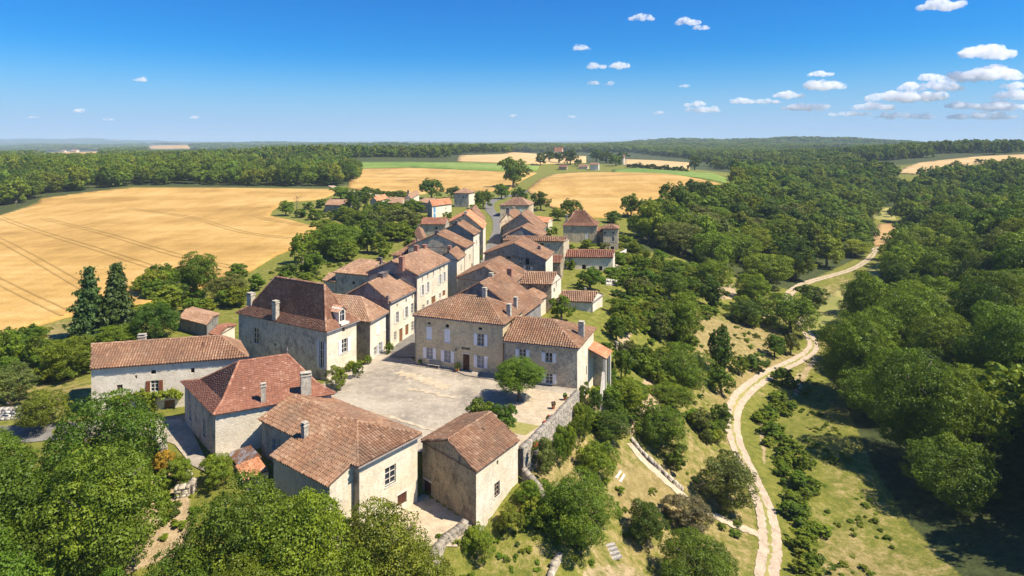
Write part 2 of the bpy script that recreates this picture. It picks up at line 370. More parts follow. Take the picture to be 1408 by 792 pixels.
# land
t = NT('land'); g = t.geo(); a = t.attr("tint"); sx = t.n("ShaderNodeSeparateColor"); t.l(a, sx.inputs[0])
n1 = t.noise(.12, g, 6, .7); n2 = t.noise(.9, g, 6, .75); n3 = t.noise(6, g, 4, .7)
grass = t.ramp(n2, [(.3, (.075, .092, .014, 1)), (.5, (.155, .16, .024, 1)), (.7, (.24, .21, .048, 1))])
dry = t.ramp(n2, [(.32, (.165, .13, .042, 1)), (.5, (.26, .20, .075, 1)), (.68, (.36, .28, .13, 1))])
jit = t.math('ADD', t.math('MULTIPLY', t.math('SUBTRACT', n2, .5), 1.3), t.math('MULTIPLY', t.math('SUBTRACT', n1, .5), 1.0))
c = t.mix(t.ramp(t.math('ADD', sx.outputs[0], jit), [(.35, 0), (.65, 1)]), grass, dry)
sand = t.ramp(n2, [(.35, (.30, .215, .115, 1)), (.65, (.44, .335, .20, 1))])
c = t.mix(t.ramp(t.math('ADD', sx.outputs[1], t.math('MULTIPLY', jit, .6)), [(.4, 0), (.6, 1)]), c, sand)
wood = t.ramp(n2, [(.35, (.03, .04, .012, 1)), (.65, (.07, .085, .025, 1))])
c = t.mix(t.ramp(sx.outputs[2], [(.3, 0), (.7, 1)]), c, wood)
c = t.mix(.45, c, t.ramp(n3, [(.3, .25), (.7, .8)]), 'OVERLAY')
t.color(c); t.bump(t.math('ADD', n2, t.math('MULTIPLY', n3, .5)), .8, .25); t.b.inputs['Roughness'].default_value = 1; MAT['land'] = t.m

def crop(name, a_, b_, c_, rowdir=(1, .2), ws=1.0):
    t = NT(name); g = t.geo()
    big = t.noise(.012, t.scale(g, 1, 2.2, 1), 5, .6); mid = t.noise(.10, t.scale(g, 1, .4, 1), 6, .75); fin = t.noise(1.6, g, 4, .8)
    c = t.ramp(t.math('ADD', t.math('MULTIPLY', big, .55), t.math('MULTIPLY', mid, .45)), [(.38, (*a_, 1)), (.5, (*b_, 1)), (.62, (*c_, 1))])
    # fine seed rows
    wv = t.n("ShaderNodeTexWave"); wv.wave_type = 'BANDS'; wv.bands_direction = 'Y'; wv.inputs['Scale'].default_value = .06; wv.inputs['Distortion'].default_value = 5; wv.inputs['Detail'].default_value = 3; wv.inputs['Detail Scale'].default_value = .3
    t.l(t.scale(g, .35, 1, 1), wv.inputs[0])
    c = t.mix(t.math('MULTIPLY', wv.outputs[1], .22), c, (*a_, 1))
    c = t.mix(.35, c, t.ramp(fin, [(.3, .3), (.7, .75)]), 'OVERLAY')
    t.color(c); t.bump(t.math('ADD', fin, mid), .6, .2); t.b.inputs['Roughness'].default_value = 1; MAT[name] = t.m
crop('wheat', (.30, .175, .045), (.44, .27, .078), (.55, .365, .135))
crop('wheat_pale', (.42, .28, .12), (.50, .34, .15), (.55, .40, .20))
crop('green_crop', (.10, .17, .03), (.16, .23, .04), (.22, .27, .07))
crop('meadow', (.17, .19, .045), (.26, .24, .07), (.38, .31, .12))
plain('rut_grass', (.33, .27, .17), .95, .3, 3)
crop('brown_crop', (.30, .18, .07), (.42, .27, .11), (.50, .33, .16))
crop('tramline', (.28, .17, .048), (.37, .225, .065), (.42, .27, .09))

t = NT('gravel_square'); g = t.geo()
n1 = t.noise(.16, g, 5, .65); n2 = t.noise(1.2, g, 6, .75); n3 = t.noise(7, g, 3, .7)
c = t.ramp(n1, [(.38, (.225, .195, .155, 1)), (.5, (.31, .265, .205, 1)), (.62, (.39, .335, .26, 1))])
c = t.mix(t.ramp(n2, [(.5, 0), (.66, .6)]), c, (.50, .43, .33, 1))
c = t.mix(t.ramp(n2, [(.26, .6), (.4, 0)]), c, (.26, .23, .19, 1))
c = t.mix(.5, c, t.ramp(n3, [(.3, .3), (.7, .72)]), 'OVERLAY'); t.color(c); t.bump(t.math('ADD', n2, n3), .5, .05); t.b.inputs['Roughness'].default_value = 1; MAT['gravel_square'] = t.m
t = NT('pale_ground'); n2 = t.noise(.8, None, 6, .75); t.color(t.mix(.4, t.ramp(n2, [(.35, (.34, .27, .18, 1)), (.6, (.50, .41, .29, 1))]), t.ramp(t.noise(7), [(.3, .3), (.7, .7)]), 'OVERLAY')); t.bump(n2, .5, .05); MAT['pale_ground'] = t.m
t = NT('asphalt'); n2 = t.noise(.7, None, 6, .7); t.color(t.ramp(n2, [(.35, (.12, .112, .10, 1)), (.65, (.22, .205, .18, 1))])); MAT['asphalt'] = t.m
t = NT('farm_track'); n2 = t.noise(1.1, None, 6, .75); t.color(t.mix(.5, t.ramp(n2, [(.33, (.31, .24, .165, 1)), (.6, (.47, .37, .27, 1))]), t.ramp(t.noise(6), [(.3, .3), (.7, .72)]), 'OVERLAY')); t.bump(n2, .6, .08); MAT['farm_track'] = t.m
# ------------------------------------------------------------------ the land
def ground():
    A = np.unique(np.r_[np.linspace(-1.6, -.9, 40), np.linspace(-.9, .9, 330), np.linspace(.9, 1.6, 40)])
    Yr = np.r_[-60, -20, 0, 15, 24, np.exp(np.arange(math.log(30), math.log(300), .0115)), np.exp(np.arange(math.log(303), math.log(2000), .02)), np.exp(np.linspace(math.log(2050), math.log(30000), 40))]
    X, Y = np.meshgrid(A, Yr); X = X * np.maximum(Y, 40); 
    Z = hgt(X, np.maximum(Y, 28))
    # small unevenness on open ground
    Z = Z + np.where(poly_sd(X, Y, PLAT) > -1.5, 0, 1) * .05 * _vn(X, Y, 1.3)
    V = np.stack([X, Y, Z], -1).reshape(-1, 3); nr, nc = X.shape
    idx = np.arange(nr * nc).reshape(nr, nc)
    Fq = np.stack([idx[:-1, :-1], idx[:-1, 1:], idx[1:, 1:], idx[1:, :-1]], -1).reshape(-1, 4)
    me = np_mesh('ground', V, [Fq], [MAT['land']], smooth=True)
    uu = U0 + F * V[:, 0] / np.maximum(V[:, 1], 1); vv = V0 + F * (H - V[:, 2]) / np.maximum(V[:, 1], 1)
    def m(poly, soft): return np.clip(poly_sd(uu, vv, poly) / soft + .5, 0, 1)
    dry = np.full(len(V), .22); sand = np.zeros(len(V)); wood = np.zeros(len(V))
    for poly, soft, val in DRY: k = m(poly, soft); dry = dry * (1 - k) + val * k
    for poly, soft, val in SAND: sand = np.maximum(sand, m(poly, soft) * val)
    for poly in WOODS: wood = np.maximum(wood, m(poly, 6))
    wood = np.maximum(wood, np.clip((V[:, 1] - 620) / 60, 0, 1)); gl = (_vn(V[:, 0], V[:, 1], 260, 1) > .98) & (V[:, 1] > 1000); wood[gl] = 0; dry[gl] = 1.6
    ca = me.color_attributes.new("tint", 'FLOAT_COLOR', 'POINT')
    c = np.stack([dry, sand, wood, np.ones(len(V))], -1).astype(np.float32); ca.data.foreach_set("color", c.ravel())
    obj('ground', me, kind='structure', label='grass and bare earth falling from the village down to the valley')
# regions of the land by colour (where the earth is dry, sandy or wooded)
DRY = [([(800,600),(860,600),(905,560),(960,520),(1000,540),(1000,600),(1040,690),(1050,792),(820,792),(760,700),(760,640)], 30, .48),
       ([(850,640),(920,650),(930,700),(870,720),(840,690)], 14, .8), ([(735,640),(765,600),(800,590),(800,650),(760,690),(730,690)], 16, .6),
       ([(640,740),(780,740),(760,800),(600,800)], 20, .42), ([(950,430),(1075,445),(1070,480),(990,520),(955,500)], 16, .72),
       ([(985,540),(1040,500),(1110,478),(1130,465),(1130,480),(1060,515),(1010,560),(1000,610)], 10, .75),
       ([(1130,390),(1190,370),(1200,420),(1160,450),(1110,520),(1080,560),(1085,520),(1110,480)], 16, .5),
       ([(1170,720),(1300,750),(1330,800),(1130,800),(1110,690)], 30, .5), ([(1120,560),(1160,540),(1240,740),(1150,760)], 30, .38),
       ([(0,500),(60,510),(130,530),(120,560),(0,580)], 20, .52), ([(380,350),(470,370),(500,400),(340,400)], 20, .2), ([(380,260),(480,262),(480,300),(440,315),(371,297)], 12, .25),
       ([(840,290),(900,300),(900,320),(830,320)], 10, .1), ([(0,456),(110,434),(140,470),(0,480)], 10, .6)]
SAND = [([(185,640),(262,640),(262,760),(170,792),(170,700)], 16, .85), ([(892,512),(912,510),(905,560),(870,600),(845,590)], 8, .9),
        ([(845,440),(870,425),(880,440),(860,480),(850,470)], 6, .8), ([(985,395),(1010,390),(1015,412),(990,412)], 5, .9), ([(1030,415),(1055,418),(1060,440),(1040,440)], 5, .8),
        ([(900,790),(860,770),(800,780),(800,800),(900,800)], 8, .5), ([(640,700),(700,690),(700,735),(660,740)], 8, .2), ([(1040,570),(1050,566),(1056,640),(1048,640)], 5, .6), ([(1090,520),(1120,490),(1124,494),(1098,545),(1090,545)], 4, .6),
        ([(800,540),(850,540),(845,560),(820,575),(800,560)], 8, .7)]
WOODS = [[(-400,297),(0,296),(52,278),(55,273),(180,257),(456,259),(490,252),(495,231),(640,222),(632,200),(-400,200)],
         [(1008,262),(965,280),(905,296),(870,312),(868,345),(940,350),(1000,372),(1040,388),(1085,398),(1130,378),(1190,350),(1203,320),(1190,285),(1225,285),(1240,262),(1235,240),(1110,215),(1010,236)],
         [(1240,290),(1268,330),(1215,352),(1205,400),(1185,440),(1170,480),(1165,560),(1200,640),(1250,720),(1330,800),(1900,800),(1900,240),(1408,240),(1330,238),(1270,245),(1235,262),(1225,285)]]
ground()

def lattice_pts(poly, du=7, dlog=.02):
    """interior points for a draped sheet, in the same coordinates as the land"""
    A = np.array([(p[0] / p[1], math.log(p[1])) for p in poly])
    a0, b0 = A.min(0); a1, b1 = A.max(0)
    n = max(3, int((a1 - a0) * F / du)); k = max(3, int((b1 - b0) / dlog))
    aa, bb = np.meshgrid(np.linspace(a0, a1, n), np.linspace(b0, b1, k)); aa = aa.ravel(); bb = bb.ravel()
    sd_ = poly_sd(aa, bb, A.tolist()); keep = sd_ > .3 * du / F
    return A, np.c_[aa[keep], bb[keep]]
def densify(poly, step_px=8):
    out = []
    for i in range(len(poly)):
        p, q = poly[i], poly[(i + 1) % len(poly)]
        d = math.hypot(p[0] / p[1] - q[0] / q[1], math.log(p[1] / q[1])) * F
        n = max(1, int(d / step_px))
        for k in range(n):
            t = k / n; out.append((p[0] + (q[0] - p[0]) * t, p[1] + (q[1] - p[1]) * t))
    return out
def sheet(name, poly, mat, off=.06, skirt=0, du=7, dlog=.02, kind='structure', flat=None, **k):
    poly = densify([(p[0], p[1]) for p in poly]); A, I = lattice_pts(poly, du, dlog)
    pts = [Vector(p) for p in A] + [Vector(p) for p in I]; n = len(A)
    r = delaunay_2d_cdt(pts, [(i, (i + 1) % n) for i in range(n)], [], 1, 1e-7)
    q = np.array([(v.x, v.y) for v in r[0]]); Y = np.exp(q[:, 1]); X = q[:, 0] * Y
    Z = (hgt(X, Y) if flat is None else np.full(len(X), flat)) + off
    V = np.c_[X, Y, Z]; T = np.array([f for f in r[2] if len(f) == 3])
    n0 = np.cross(V[T[:, 1]] - V[T[:, 0]], V[T[:, 2]] - V[T[:, 0]])[:, 2]; T[n0 < 0] = T[n0 < 0][:, ::-1]
    Fs = [T]
    if skirt:
        ed = {}
        for f in T:
            for i in range(3):
                e = (int(f[i]), int(f[(i + 1) % 3])); ed[e] = 1
        be = [e for e in ed if (e[1], e[0]) not in ed]; m = len(V)
        V = np.r_[V, V - [0, 0, skirt]]; Fs.append(np.array([(b, a, a + m, b + m) for a, b in be]))
    me = np_mesh(name, V, Fs, [mat]); 
    return obj(name, me, kind=kind, **k)
def smooth_line(pts, n=8):
    """Catmull-Rom through world points"""
    P_ = [Vector(p) for p in pts]; P_ = [P_[0] * 2 - P_[1]] + P_ + [P_[-1] * 2 - P_[-2]]; out = []
    for i in range(1, len(P_) - 2):
        for k in range(n):
            t = k / n; a, b, c, d = P_[i - 1:i + 3]
            out.append(.5 * ((2 * b) + (c - a) * t + (2 * a - 5 * b + 4 * c - d) * t * t + (3 * b - a - 3 * c + d) * t ** 3))
    out.append(P_[-2]); return out
def ribbon(name, line, wid, mat, off=.07, n=8, rough=.0, cross=4, kind='structure', side=0, **k):
    L = smooth_line(line, n); V = []; Fs = []; r = random.Random(len(L))
    for i, p in enumerate(L):
        d = (L[min(i + 1, len(L) - 1)] - L[max(i - 1, 0)]); d.z = 0; d.normalize(); nrm = Vector((-d.y, d.x, 0))
        w0 = (wid if not callable(wid) else wid(i / (len(L) - 1))) ; e1 = w0 / 2 + r.uniform(-rough, rough); e0 = w0 / 2 + r.uniform(-rough, rough)
        for j in range(cross + 1):
            t = j / cross; q = p + nrm * (side - e0 + (e0 + e1) * t); V.append((q.x, q.y, 0))
    V = np.array(V); V[:, 2] = hgt(V[:, 0], V[:, 1]) + off; c = cross + 1
    for i in range(len(L) - 1):
        for j in range(cross): Fs.append((i * c + j, (i + 1) * c + j, (i + 1) * c + j + 1, i * c + j + 1))
    Fs = np.array(Fs)
    n0 = np.cross(V[Fs[:, 1]] - V[Fs[:, 0]], V[Fs[:, 2]] - V[Fs[:, 0]])[:, 2]
    if n0.mean() < 0: Fs = Fs[:, ::-1]
    return obj(name, np_mesh(name, V, [Fs], [mat], smooth=True), kind=kind, **k)

wheat_a = gp((-260,342),(-120,316),(0,297),(52,280),(56,274),(120,265),(180,259),(300,259),(456,261),(464,266),(440,275),(395,278),(375,290),(371,298),(400,304),(435,314),(428,322),(401,344),(380,352),(341,376),(300,392),(240,404),(217,416),(170,426),(104,434),(40,452),(0,463),(-260,500))
sheet('wheat_field', wheat_a, MAT['wheat'], .45, .5, label='broad ripe wheat field left of the village with curved tramlines')
sheet('wheat_field', gp((478,259),(483,240),(492,232.5),(560,231),(640,234.5),(690,236.5),(738,238),(722,246),(700,262),(672,264),(640,263),(600,264),(575,268),(550,267),(520,263),(500,262)), MAT['wheat'], .35, .4, label='golden wheat field behind the village church end')
sheet('wheat_field', gp((724,262),(742,247),(760,240),(790,237.5),(850,237),(920,240),(985,252),(1006,262),(990,270),(960,277),(925,285),(900,294),(860,297),(830,300),(800,300),(770,292),(745,280)), MAT['wheat'], .35, .4, label='golden wheat field right of the country road')
sheet('green_field', gp((474,222.5),(560,222.5),(640,224),(700,226.5),(742,228),(738,234.5),(690,235),(640,233.5),(560,230),(492,231.5),(470,232)), MAT['green_crop'], .3, .4, label='strip of fresh green crop beyond the wheat')
sheet('wheat_field', gp((628,222),(632,214),(690,212),(760,212.5),(806,215),(806,224),(742,226),(700,225)), MAT['wheat_pale'], .4, .5, label='pale stubble field in front of the far wood')
sheet('wheat_field', gp((856,219),(900,220.5),(950,224),(948,234),(900,232),(858,228)), MAT['wheat_pale'], .4, .5, label='small pale wheat field beyond the farm sheds')
sheet('meadow', gp((842,233.5),(870,231),(950,236),(1000,246),(998,252),(960,245),(900,240.5),(842,238)), MAT['green_crop'], .3, .4, label='thin green meadow behind the right wheat field')
sheet('wheat_field', gp((1229,239),(1245,230),(1262,224),(1338,216),(1420,212),(1560,210),(1560,226),(1420,224),(1338,226),(1290,234),(1258,240)), MAT['wheat_pale'], .4, .5, label='pale hillside field at the right behind the forest')
sheet('wheat_field', gp((1108,211.5),(1120,208),(1172,205.5),(1168,209),(1140,212)), MAT['wheat'], 1.5, 2, label='distant pale field among the far woods')
sheet('wheat_field', gp((50,214),(66,210.5),(95,208.5),(137,209.5),(140,214),(120,217),(80,217)), MAT['wheat'], 1.5, 2, label='distant pale field left below the horizon hill')
sheet('wheat_field', gp((202,205),(204,200.5),(262,200),(263,204.5)), MAT['wheat'], 1.5, 2, label='distant narrow pale field over the left wood')
sheet('brown_field', gp((1198,338),(1202,322),(1208,308),(1240,306),(1262,314),(1250,326),(1228,334),(1222,342)), MAT['brown_crop'], .12, .2, label='small dry brown field in the valley bottom')
sheet('meadow', gp((1196,302),(1200,292),(1200,286),(1222,286),(1228,292),(1232,302)), MAT['meadow'], .12, .2, label='far meadow corner in the valley bottom')
sheet('meadow', gp((1096,455),(1112,430),(1140,405),(1175,385),(1205,362),(1222,350),(1210,390),(1190,420),(1172,440),(1150,452),(1130,460)), MAT['meadow'], .08, .1, label='valley meadow beside the upper bend of the track')

# tramlines pressed into the wheat
for q in ([(-20,322),(60,365),(120,400)], [(-20,380),(40,410),(95,436)], [(0,300),(60,322),(150,350),(235,378)], [(60,302),(140,322),(240,352),(330,372)], [(180,288),(260,300),(330,320),(400,330)], [(350,298),(372,304),(420,312)]):
    L = gp(*q)
    for s in (-1.0, 1.0):
        ribbon('tramline', L, .5, MAT['tramline'], .52, 14, .08, 2, side=s)

# roads, track, square
TRACK = gp((1058,860),(1055,792),(1059,750),(1052,700),(1030,650),(1011,606),(1008,570),(1022,542),(1056,516),(1094,497),(1114,484),(1118,472),(1108,455),(1090,425),(1084,408),(1092,398),(1112,388),(1140,380),(1172,370),(1192,358),(1203,344),(1205,332))
ribbon('farm_track', TRACK, 2.35, MAT['farm_track'], .08, 14, .09, 4, label='white gravel farm track winding up the valley')
ribbon('track_verge', TRACK, .34, MAT['meadow'], .10, 14, .17, 1, label='broken grass strip between the wheel ruts')
ribbon('garden_path', gp((866,610),(880,628),(905,652),(935,678),(965,700),(1000,718),(1030,730),(1052,738)), 1.1, MAT['pale_ground'], .07, 8, .15, 2, label='narrow pale path down to the farm track')
ribbon('road', gp((-200,604),(-60,600),(20,598),(80,594),(140,590),(200,585),(250,582)), 3.6, MAT['asphalt'], .06, 8, .1, 3, label='grey lane in front of the long left house')
sheet('courtyard', gp((130,592),(128,579),(150,577),(250,578),(262,590),(282,632),(300,660),(262,640),(240,612),(215,604)), MAT['gravel_square'], .09, label='shaded courtyard beside the hipped house')
sheet('village_square', [(-23.5,61),(-19,61.6),(-8.6,59.8),(0.4,60.1),(2.0,62.4),(4.1,66.6),(7.6,73.6),(8.0,76),(-1,79),(-13.2,84.4),(-15,88),(-17,93),(-19.5,86),(-20.3,83),(-23.4,77.6),(-24,70)], MAT['gravel_square'], .05, flat=0.0, label='worn gravel square between the houses')
sheet('pale_forecourt', [(0.2,60.3),(1.9,62.5),(3.9,66.6),(7.4,73.4),(1.2,75.6),(-.3,74),(1.6,71.5),(-1.2,69),(-.6,66.2)], MAT['pale_ground'], .07, flat=0.0, label='smooth pale forecourt under the round tree')
sheet('lawn', [(-1.2,64.2),(1.4,63.2),(2.9,65.3),(-.4,66.6)], MAT['meadow'], .09, flat=0.0, label='thin strip of grass at the edge of the forecourt')
ribbon('road', [(-15.2,86,0),(-15.3,92,0),(-13.6,97.5,0),(-10.8,104,0),(-9.5,112,0),(-7.6,125,0),(-6.4,140,0),(-6,160,0),(-5.2,185,0),(-4.6,215,0),(-6,245,0),(-10,275,0),(-9,310,0),(2,345,0),(18,385,0),(36,430,0),(60,480,0),(92,540,0),(118,590,0)], lambda t: 3.6 + .6 * min(1, max(0, t * 4 - 1)), MAT['asphalt'], .12, 8, .05, 3, label='asphalt village street running out to the fields')
ribbon('road', gp((455,256),(470,262),(500,266),(530,272),(560,280),(600,290)), 4, MAT['farm_track'], .4, 8, .2, 3, label='pale road behind the left barns')
sheet('terrace', [(-8.3,58.2),(-3.4,53.4),(-4.4,50.4),(-9.2,50.6),(-11.2,52.6)], MAT['pale_ground'], .06, flat=-3.0, label='small pale terrace below the stone barn')

ribbon('worn_strip', gp((506,566),(540,575),(580,588),(620,598)), .5, MAT['pale_ground'], .085, 8, .16, 2, label='faint pale seam across the gravel square')
ribbon('worn_strip', gp((548,512),(575,520),(600,528),(612,536)), 1.6, MAT['pale_ground'], .08, 10, .55, 2, label='bleached worn patch in the middle of the square')
ribbon('worn_strip', gp((560,535),(590,540),(625,548)), .7, MAT['pale_ground'], .083, 10, .28, 2, label='small bleached patch in the square')
# ------------------------------------------------------------------ houses
def ray_plane(u, v, p0, nrm):
    d = Vector(((u - U0) / F, 1, (V0 - v) / F)); o = Vector((0, 0, H)); k = d.dot(nrm)
    if abs(k) < 1e-9: return None
    t = (p0 - o).dot(nrm) / k
    return o + d * t
def poly2d_range(poly, e):
    """range of s where the line at coordinate e crosses a convex polygon"""
    out = []
    for i in range(len(poly)):
        (a, b), (c, d) = poly[i], poly[(i + 1) % len(poly)]
        if (a - e) * (c - e) < 0 or a == e:
            if c != a: out.append(b + (d - b) * (e - a) / (c - a))
    return (min(out), max(out)) if len(out) >= 2 else None
def tiles(face, w=.30, l=.42, flat=False, lift=.0, seed=0):
    """rows of roof tiles laid on one planar roof face (eave edge first: face[0]-face[1])"""
    r = np.random.default_rng(seed)
    a, b = Vector(face[0]), Vector(face[1]); n = Vector((0, 0, 0))
    for i in range(1, len(face) - 1): n += (Vector(face[i]) - a).cross(Vector(face[i + 1]) - a)
    n.normalize()
    if n.z < 0: n = -n
    e = (b - a).normalized(); s = n.cross(e)
    if s.z < 0: s = -s
    P2 = [((Vector(q) - a).dot(e), (Vector(q) - a).dot(s)) for q in face]
    e0 = min(p[0] for p in P2); e1 = max(p[0] for p in P2)
    V, Q, C = [], [], []; A = np.array(a); E = np.array(e); S = np.array(s); N = np.array(n)
    k = max(1, round((e1 - e0) / w)); ww = (e1 - e0) / k
    patch = r.uniform(0, 6.28, 4)
    for i in range(k):
        ec = e0 + (i + .5) * ww; R = poly2d_range(P2, ec)
        if R is None: continue
        s0, s1 = R; s0 -= .05 + r.uniform(-.03, .03)
        if s1 - s0 < .15: continue
        off = (r.random() * .12) if not flat else ((i % 2) * l * .5)
        y = s0 - off * 0; first = True
        while y < s1 - .06:
            y2 = min(y + l * (1 + r.uniform(-.08, .08)), s1)
            if flat and first and i % 2: y2 = min(y + l * .5, s1)
            first = False
            x0 = ec - ww * .5 + r.uniform(-.015, .015); x1 = ec + ww * .5 + r.uniform(-.015, .015)
            base = len(V); c = .5 + .14 * math.sin(ec * .8 + patch[0]) * math.sin(y * .9 + patch[1]) + r.normal(0, .10)
            if r.random() < .035: c = r.random()
            c = min(max(c, 0), 1)
            if flat:
                h0 = .045 + r.uniform(0, .02); h1_ = .012
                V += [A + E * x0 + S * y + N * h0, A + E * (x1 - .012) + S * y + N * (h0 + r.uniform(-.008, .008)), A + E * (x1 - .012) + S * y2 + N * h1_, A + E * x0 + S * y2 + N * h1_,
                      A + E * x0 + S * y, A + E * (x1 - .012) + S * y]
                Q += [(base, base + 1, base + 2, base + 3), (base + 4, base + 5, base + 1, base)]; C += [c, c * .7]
            else:
                hh = .52 * ww + lift + r.uniform(0, .02); g = ww * .5; m = (x0 + x1) / 2; h0 = .02 + r.uniform(0, .02)
                q0 = [(-g * .74, 0), (-g * .40, hh), (g * .40, hh), (g * .74, 0)]
                for dx, dz in q0: V.append(A + E * (m + dx) + S * (y - .03) + N * (dz + h0))
                for dx, dz in q0: V.append(A + E * (m + dx * .9) + S * y2 + N * (dz * .84))
                for j in range(3): Q.append((base + j, base + j + 1, base + 5 + j, base + 4 + j)); C.append(c)
            y = y2
    return V, Q, C
def ridge_caps(segs, r_=.13, seed=0):
    rr = np.random.default_rng(seed); V, Q, C = [], [], []
    for p, q in segs:
        p, q = Vector(p), Vector(q); L = (q - p).length
        if L < .3: continue
        d = (q - p) / L; sd_ = d.cross(Vector((0, 0, 1))).normalized(); up = sd_.cross(d)
        k = max(1, round(L / .42))
        for i in range(k):
            a = p + d * (L * i / k - .03); b = p + d * (L * (i + 1) / k); base = len(V); c = float(np.clip(.62 + rr.normal(0, .18), 0, 1)); z = rr.uniform(.02, .05)
            for pt, sc in ((a, 1.06), (b, .9)):
                for dx, dz in ((-1.15, -.35), (-.6, .75), (.6, .75), (1.15, -.35)): V.append(np.array(pt + sd_ * (dx * r_ * sc) + up * (dz * r_ * sc + z)))
            for j in range(3): Q.append((base + j, base + j + 1, base + 5 + j, base + 4 + j)); C.append(c)
    return V, Q, C

class House: pass
def corner(c, z):
    if len(c) == 3 and c[0] == 'w': return Vector((c[1], c[2], z))
    return P(c[0], c[1], z)
def house(name, label, left, near, right, ze, zg, ridge='R', ends=('g', 'g'), rv=None, rend=0, rise=None, inset=(3, 3), flare=False,
          wall='wall_cream', tile='tile_canal', roof_kind='canal', cat='house', group=None, wmin=.30, over=.28, gable_over=.1, roof_off=0, wall_mats=None, dirt=True):
    cl, cn, cr = corner(left, ze), corner(near, ze), corner(right, ze); cf = cl + cr - cn
    # ring order: S0 edge (c0-c1) parallel to the ridge, E1 (c1-c2), S1 (c2-c3), E0 (c3-c0)
    c = [cn, cr, cf, cl] if ridge == 'R' else [cl, cn, cr, cf]
    h = House(); h.c = c; h.ze = ze
    m0 = (c[3] + c[0]) / 2; m1 = (c[1] + c[2]) / 2; ax = (m1 - m0).normalized(); L = (m1 - m0).length
    i0 = inset[0] if ends[0] == 'h' else 0; i1 = inset[1] if ends[1] == 'h' else 0
    if i0 + i1 > L - .2: f_ = (L - .2) / (i0 + i1); i0 *= f_; i1 *= f_
    r0 = m0 + ax * i0; r1 = m1 - ax * i1
    if rise is None:
        q = r0 if rend == 0 else r1; zr = H - (rv - V0) * q.y / F
    else: zr = ze + rise
    r0 = Vector((r0.x, r0.y, zr)); r1 = Vector((r1.x, r1.y, zr)); h.r0, h.r1, h.zr = r0, r1, zr
    ctr = sum(c, Vector()) / 4
    root = empty(name, (ctr.x, ctr.y, max(zg, h1(ctr.x, ctr.y)) if zg > -1 else zg), label, cat, group); h.root = root
    # roof planes
    faces = []; caps = [(r0, r1)]
    def ring(i, r, t=.36, k=.20):
        q = c[i] + (r - c[i]) * t; q.z = ze + (zr - ze) * k; return q
    rr = [r0, r1, r1, r0]
    if flare:
        md = [ring(i, rr[i]) for i in range(4)]
        for i, typ in ((0, 's'), (1, ends[1]), (2, 's'), (3, ends[0])):
            j = (i + 1) % 4; faces.append([c[i], c[j], md[j], md[i]])
            if i in (0, 2): faces.append([md[i], md[j], rr[j], rr[i]])
            else: faces.append([md[i], md[j], rr[i]])
            caps += [(c[i], md[i]), (md[i], rr[i])]
    else:
        faces.append([c[0], c[1], r1, r0]); faces.append([c[2], c[3], r0, r1])
        if ends[1] == 'h': faces.append([c[1], c[2], r1]); caps += [(c[1], r1), (c[2], r1)]
        if ends[0] == 'h': faces.append([c[3], c[0], r0]); caps += [(c[3], r0), (c[0], r0)]
    h.faces = faces
    # walls
    axn = ax; sidev = (c[0] - c[3]).normalized()
    def inset_pt(i):
        d = Vector((0, 0, 0))
        e0 = over if ends[0] == 'h' else gable_over; e1 = over if ends[1] == 'h' else gable_over
        d += axn * (e0 if i in (0, 3) else -e1); d += sidev * (-over if i in (0, 1) else over); return c[i] + d
    W = [inset_pt(i) for i in range(4)]; h.W = W
    slope = (zr - ze) / max(.1, (c[0] - c[3]).length / 2); zt = ze + slope * over * (.45 if flare else .8) - .04
    h.walls = []; zb = zg - 2.5
    for i in range(4):
        j = (i + 1) % 4; a = Vector((W[i].x, W[i].y, zb)); b = Vector((W[j].x, W[j].y, zb)); n = (b - a).cross(Vector((0, 0, 1))).normalized()
        if n.dot(a - Vector((ctr.x, ctr.y, zb))) < 0: n = -n
        h.walls.append(dict(a=a, b=b, n=n, L=(b - a).length, top=zt, open=[]))
    h.zb, h.zg, h.zt = zb, zg, zt
    h.wall_mat, h.tile, h.roof_kind = wall, tile, roof_kind; h.ends = ends; h.caps = caps; h.parts = []; h.wmin = wmin; h.chim = []; h.wall_mats = wall_mats
    # wall indices by name
    if ridge == 'R': h.idx = {'L': 3, 'R': 0, 'BR': 1, 'BL': 2}
    else: h.idx = {'L': 0, 'R': 1, 'BR': 2, 'BL': 3}
    return h
def win(h, side, u, v0, v1, wd, kind='glass', frame='frame_white', shutter='shutter_white', lab=None, min_sill=None):
    w = h.walls[h.idx[side]]
    p = ray_plane(u, v0, w['a'], w['n']); q = ray_plane(u, v1, w['a'], w['n'])
    d = (w['b'] - w['a']).normalized(); s = (p - w['a']).dot(d); z0, z1 = q.z, p.z
    z1 = min(z1, h.zt - .12); 
    if z1 - z0 < .2: z0 = z1 - .4
    s0 = max(.15, s - wd / 2); s1 = min(w['L'] - .15, s + wd / 2)
    if s1 - s0 < .15: return
    for (a, b, c_, d_, *_r) in w['open']:
        if s0 < b + .05 and s1 > a - .05 and z0 < d_ + .03 and z1 > c_ - .03: return
    w['open'].append((s0, s1, z0, z1, kind, frame, shutter, lab))
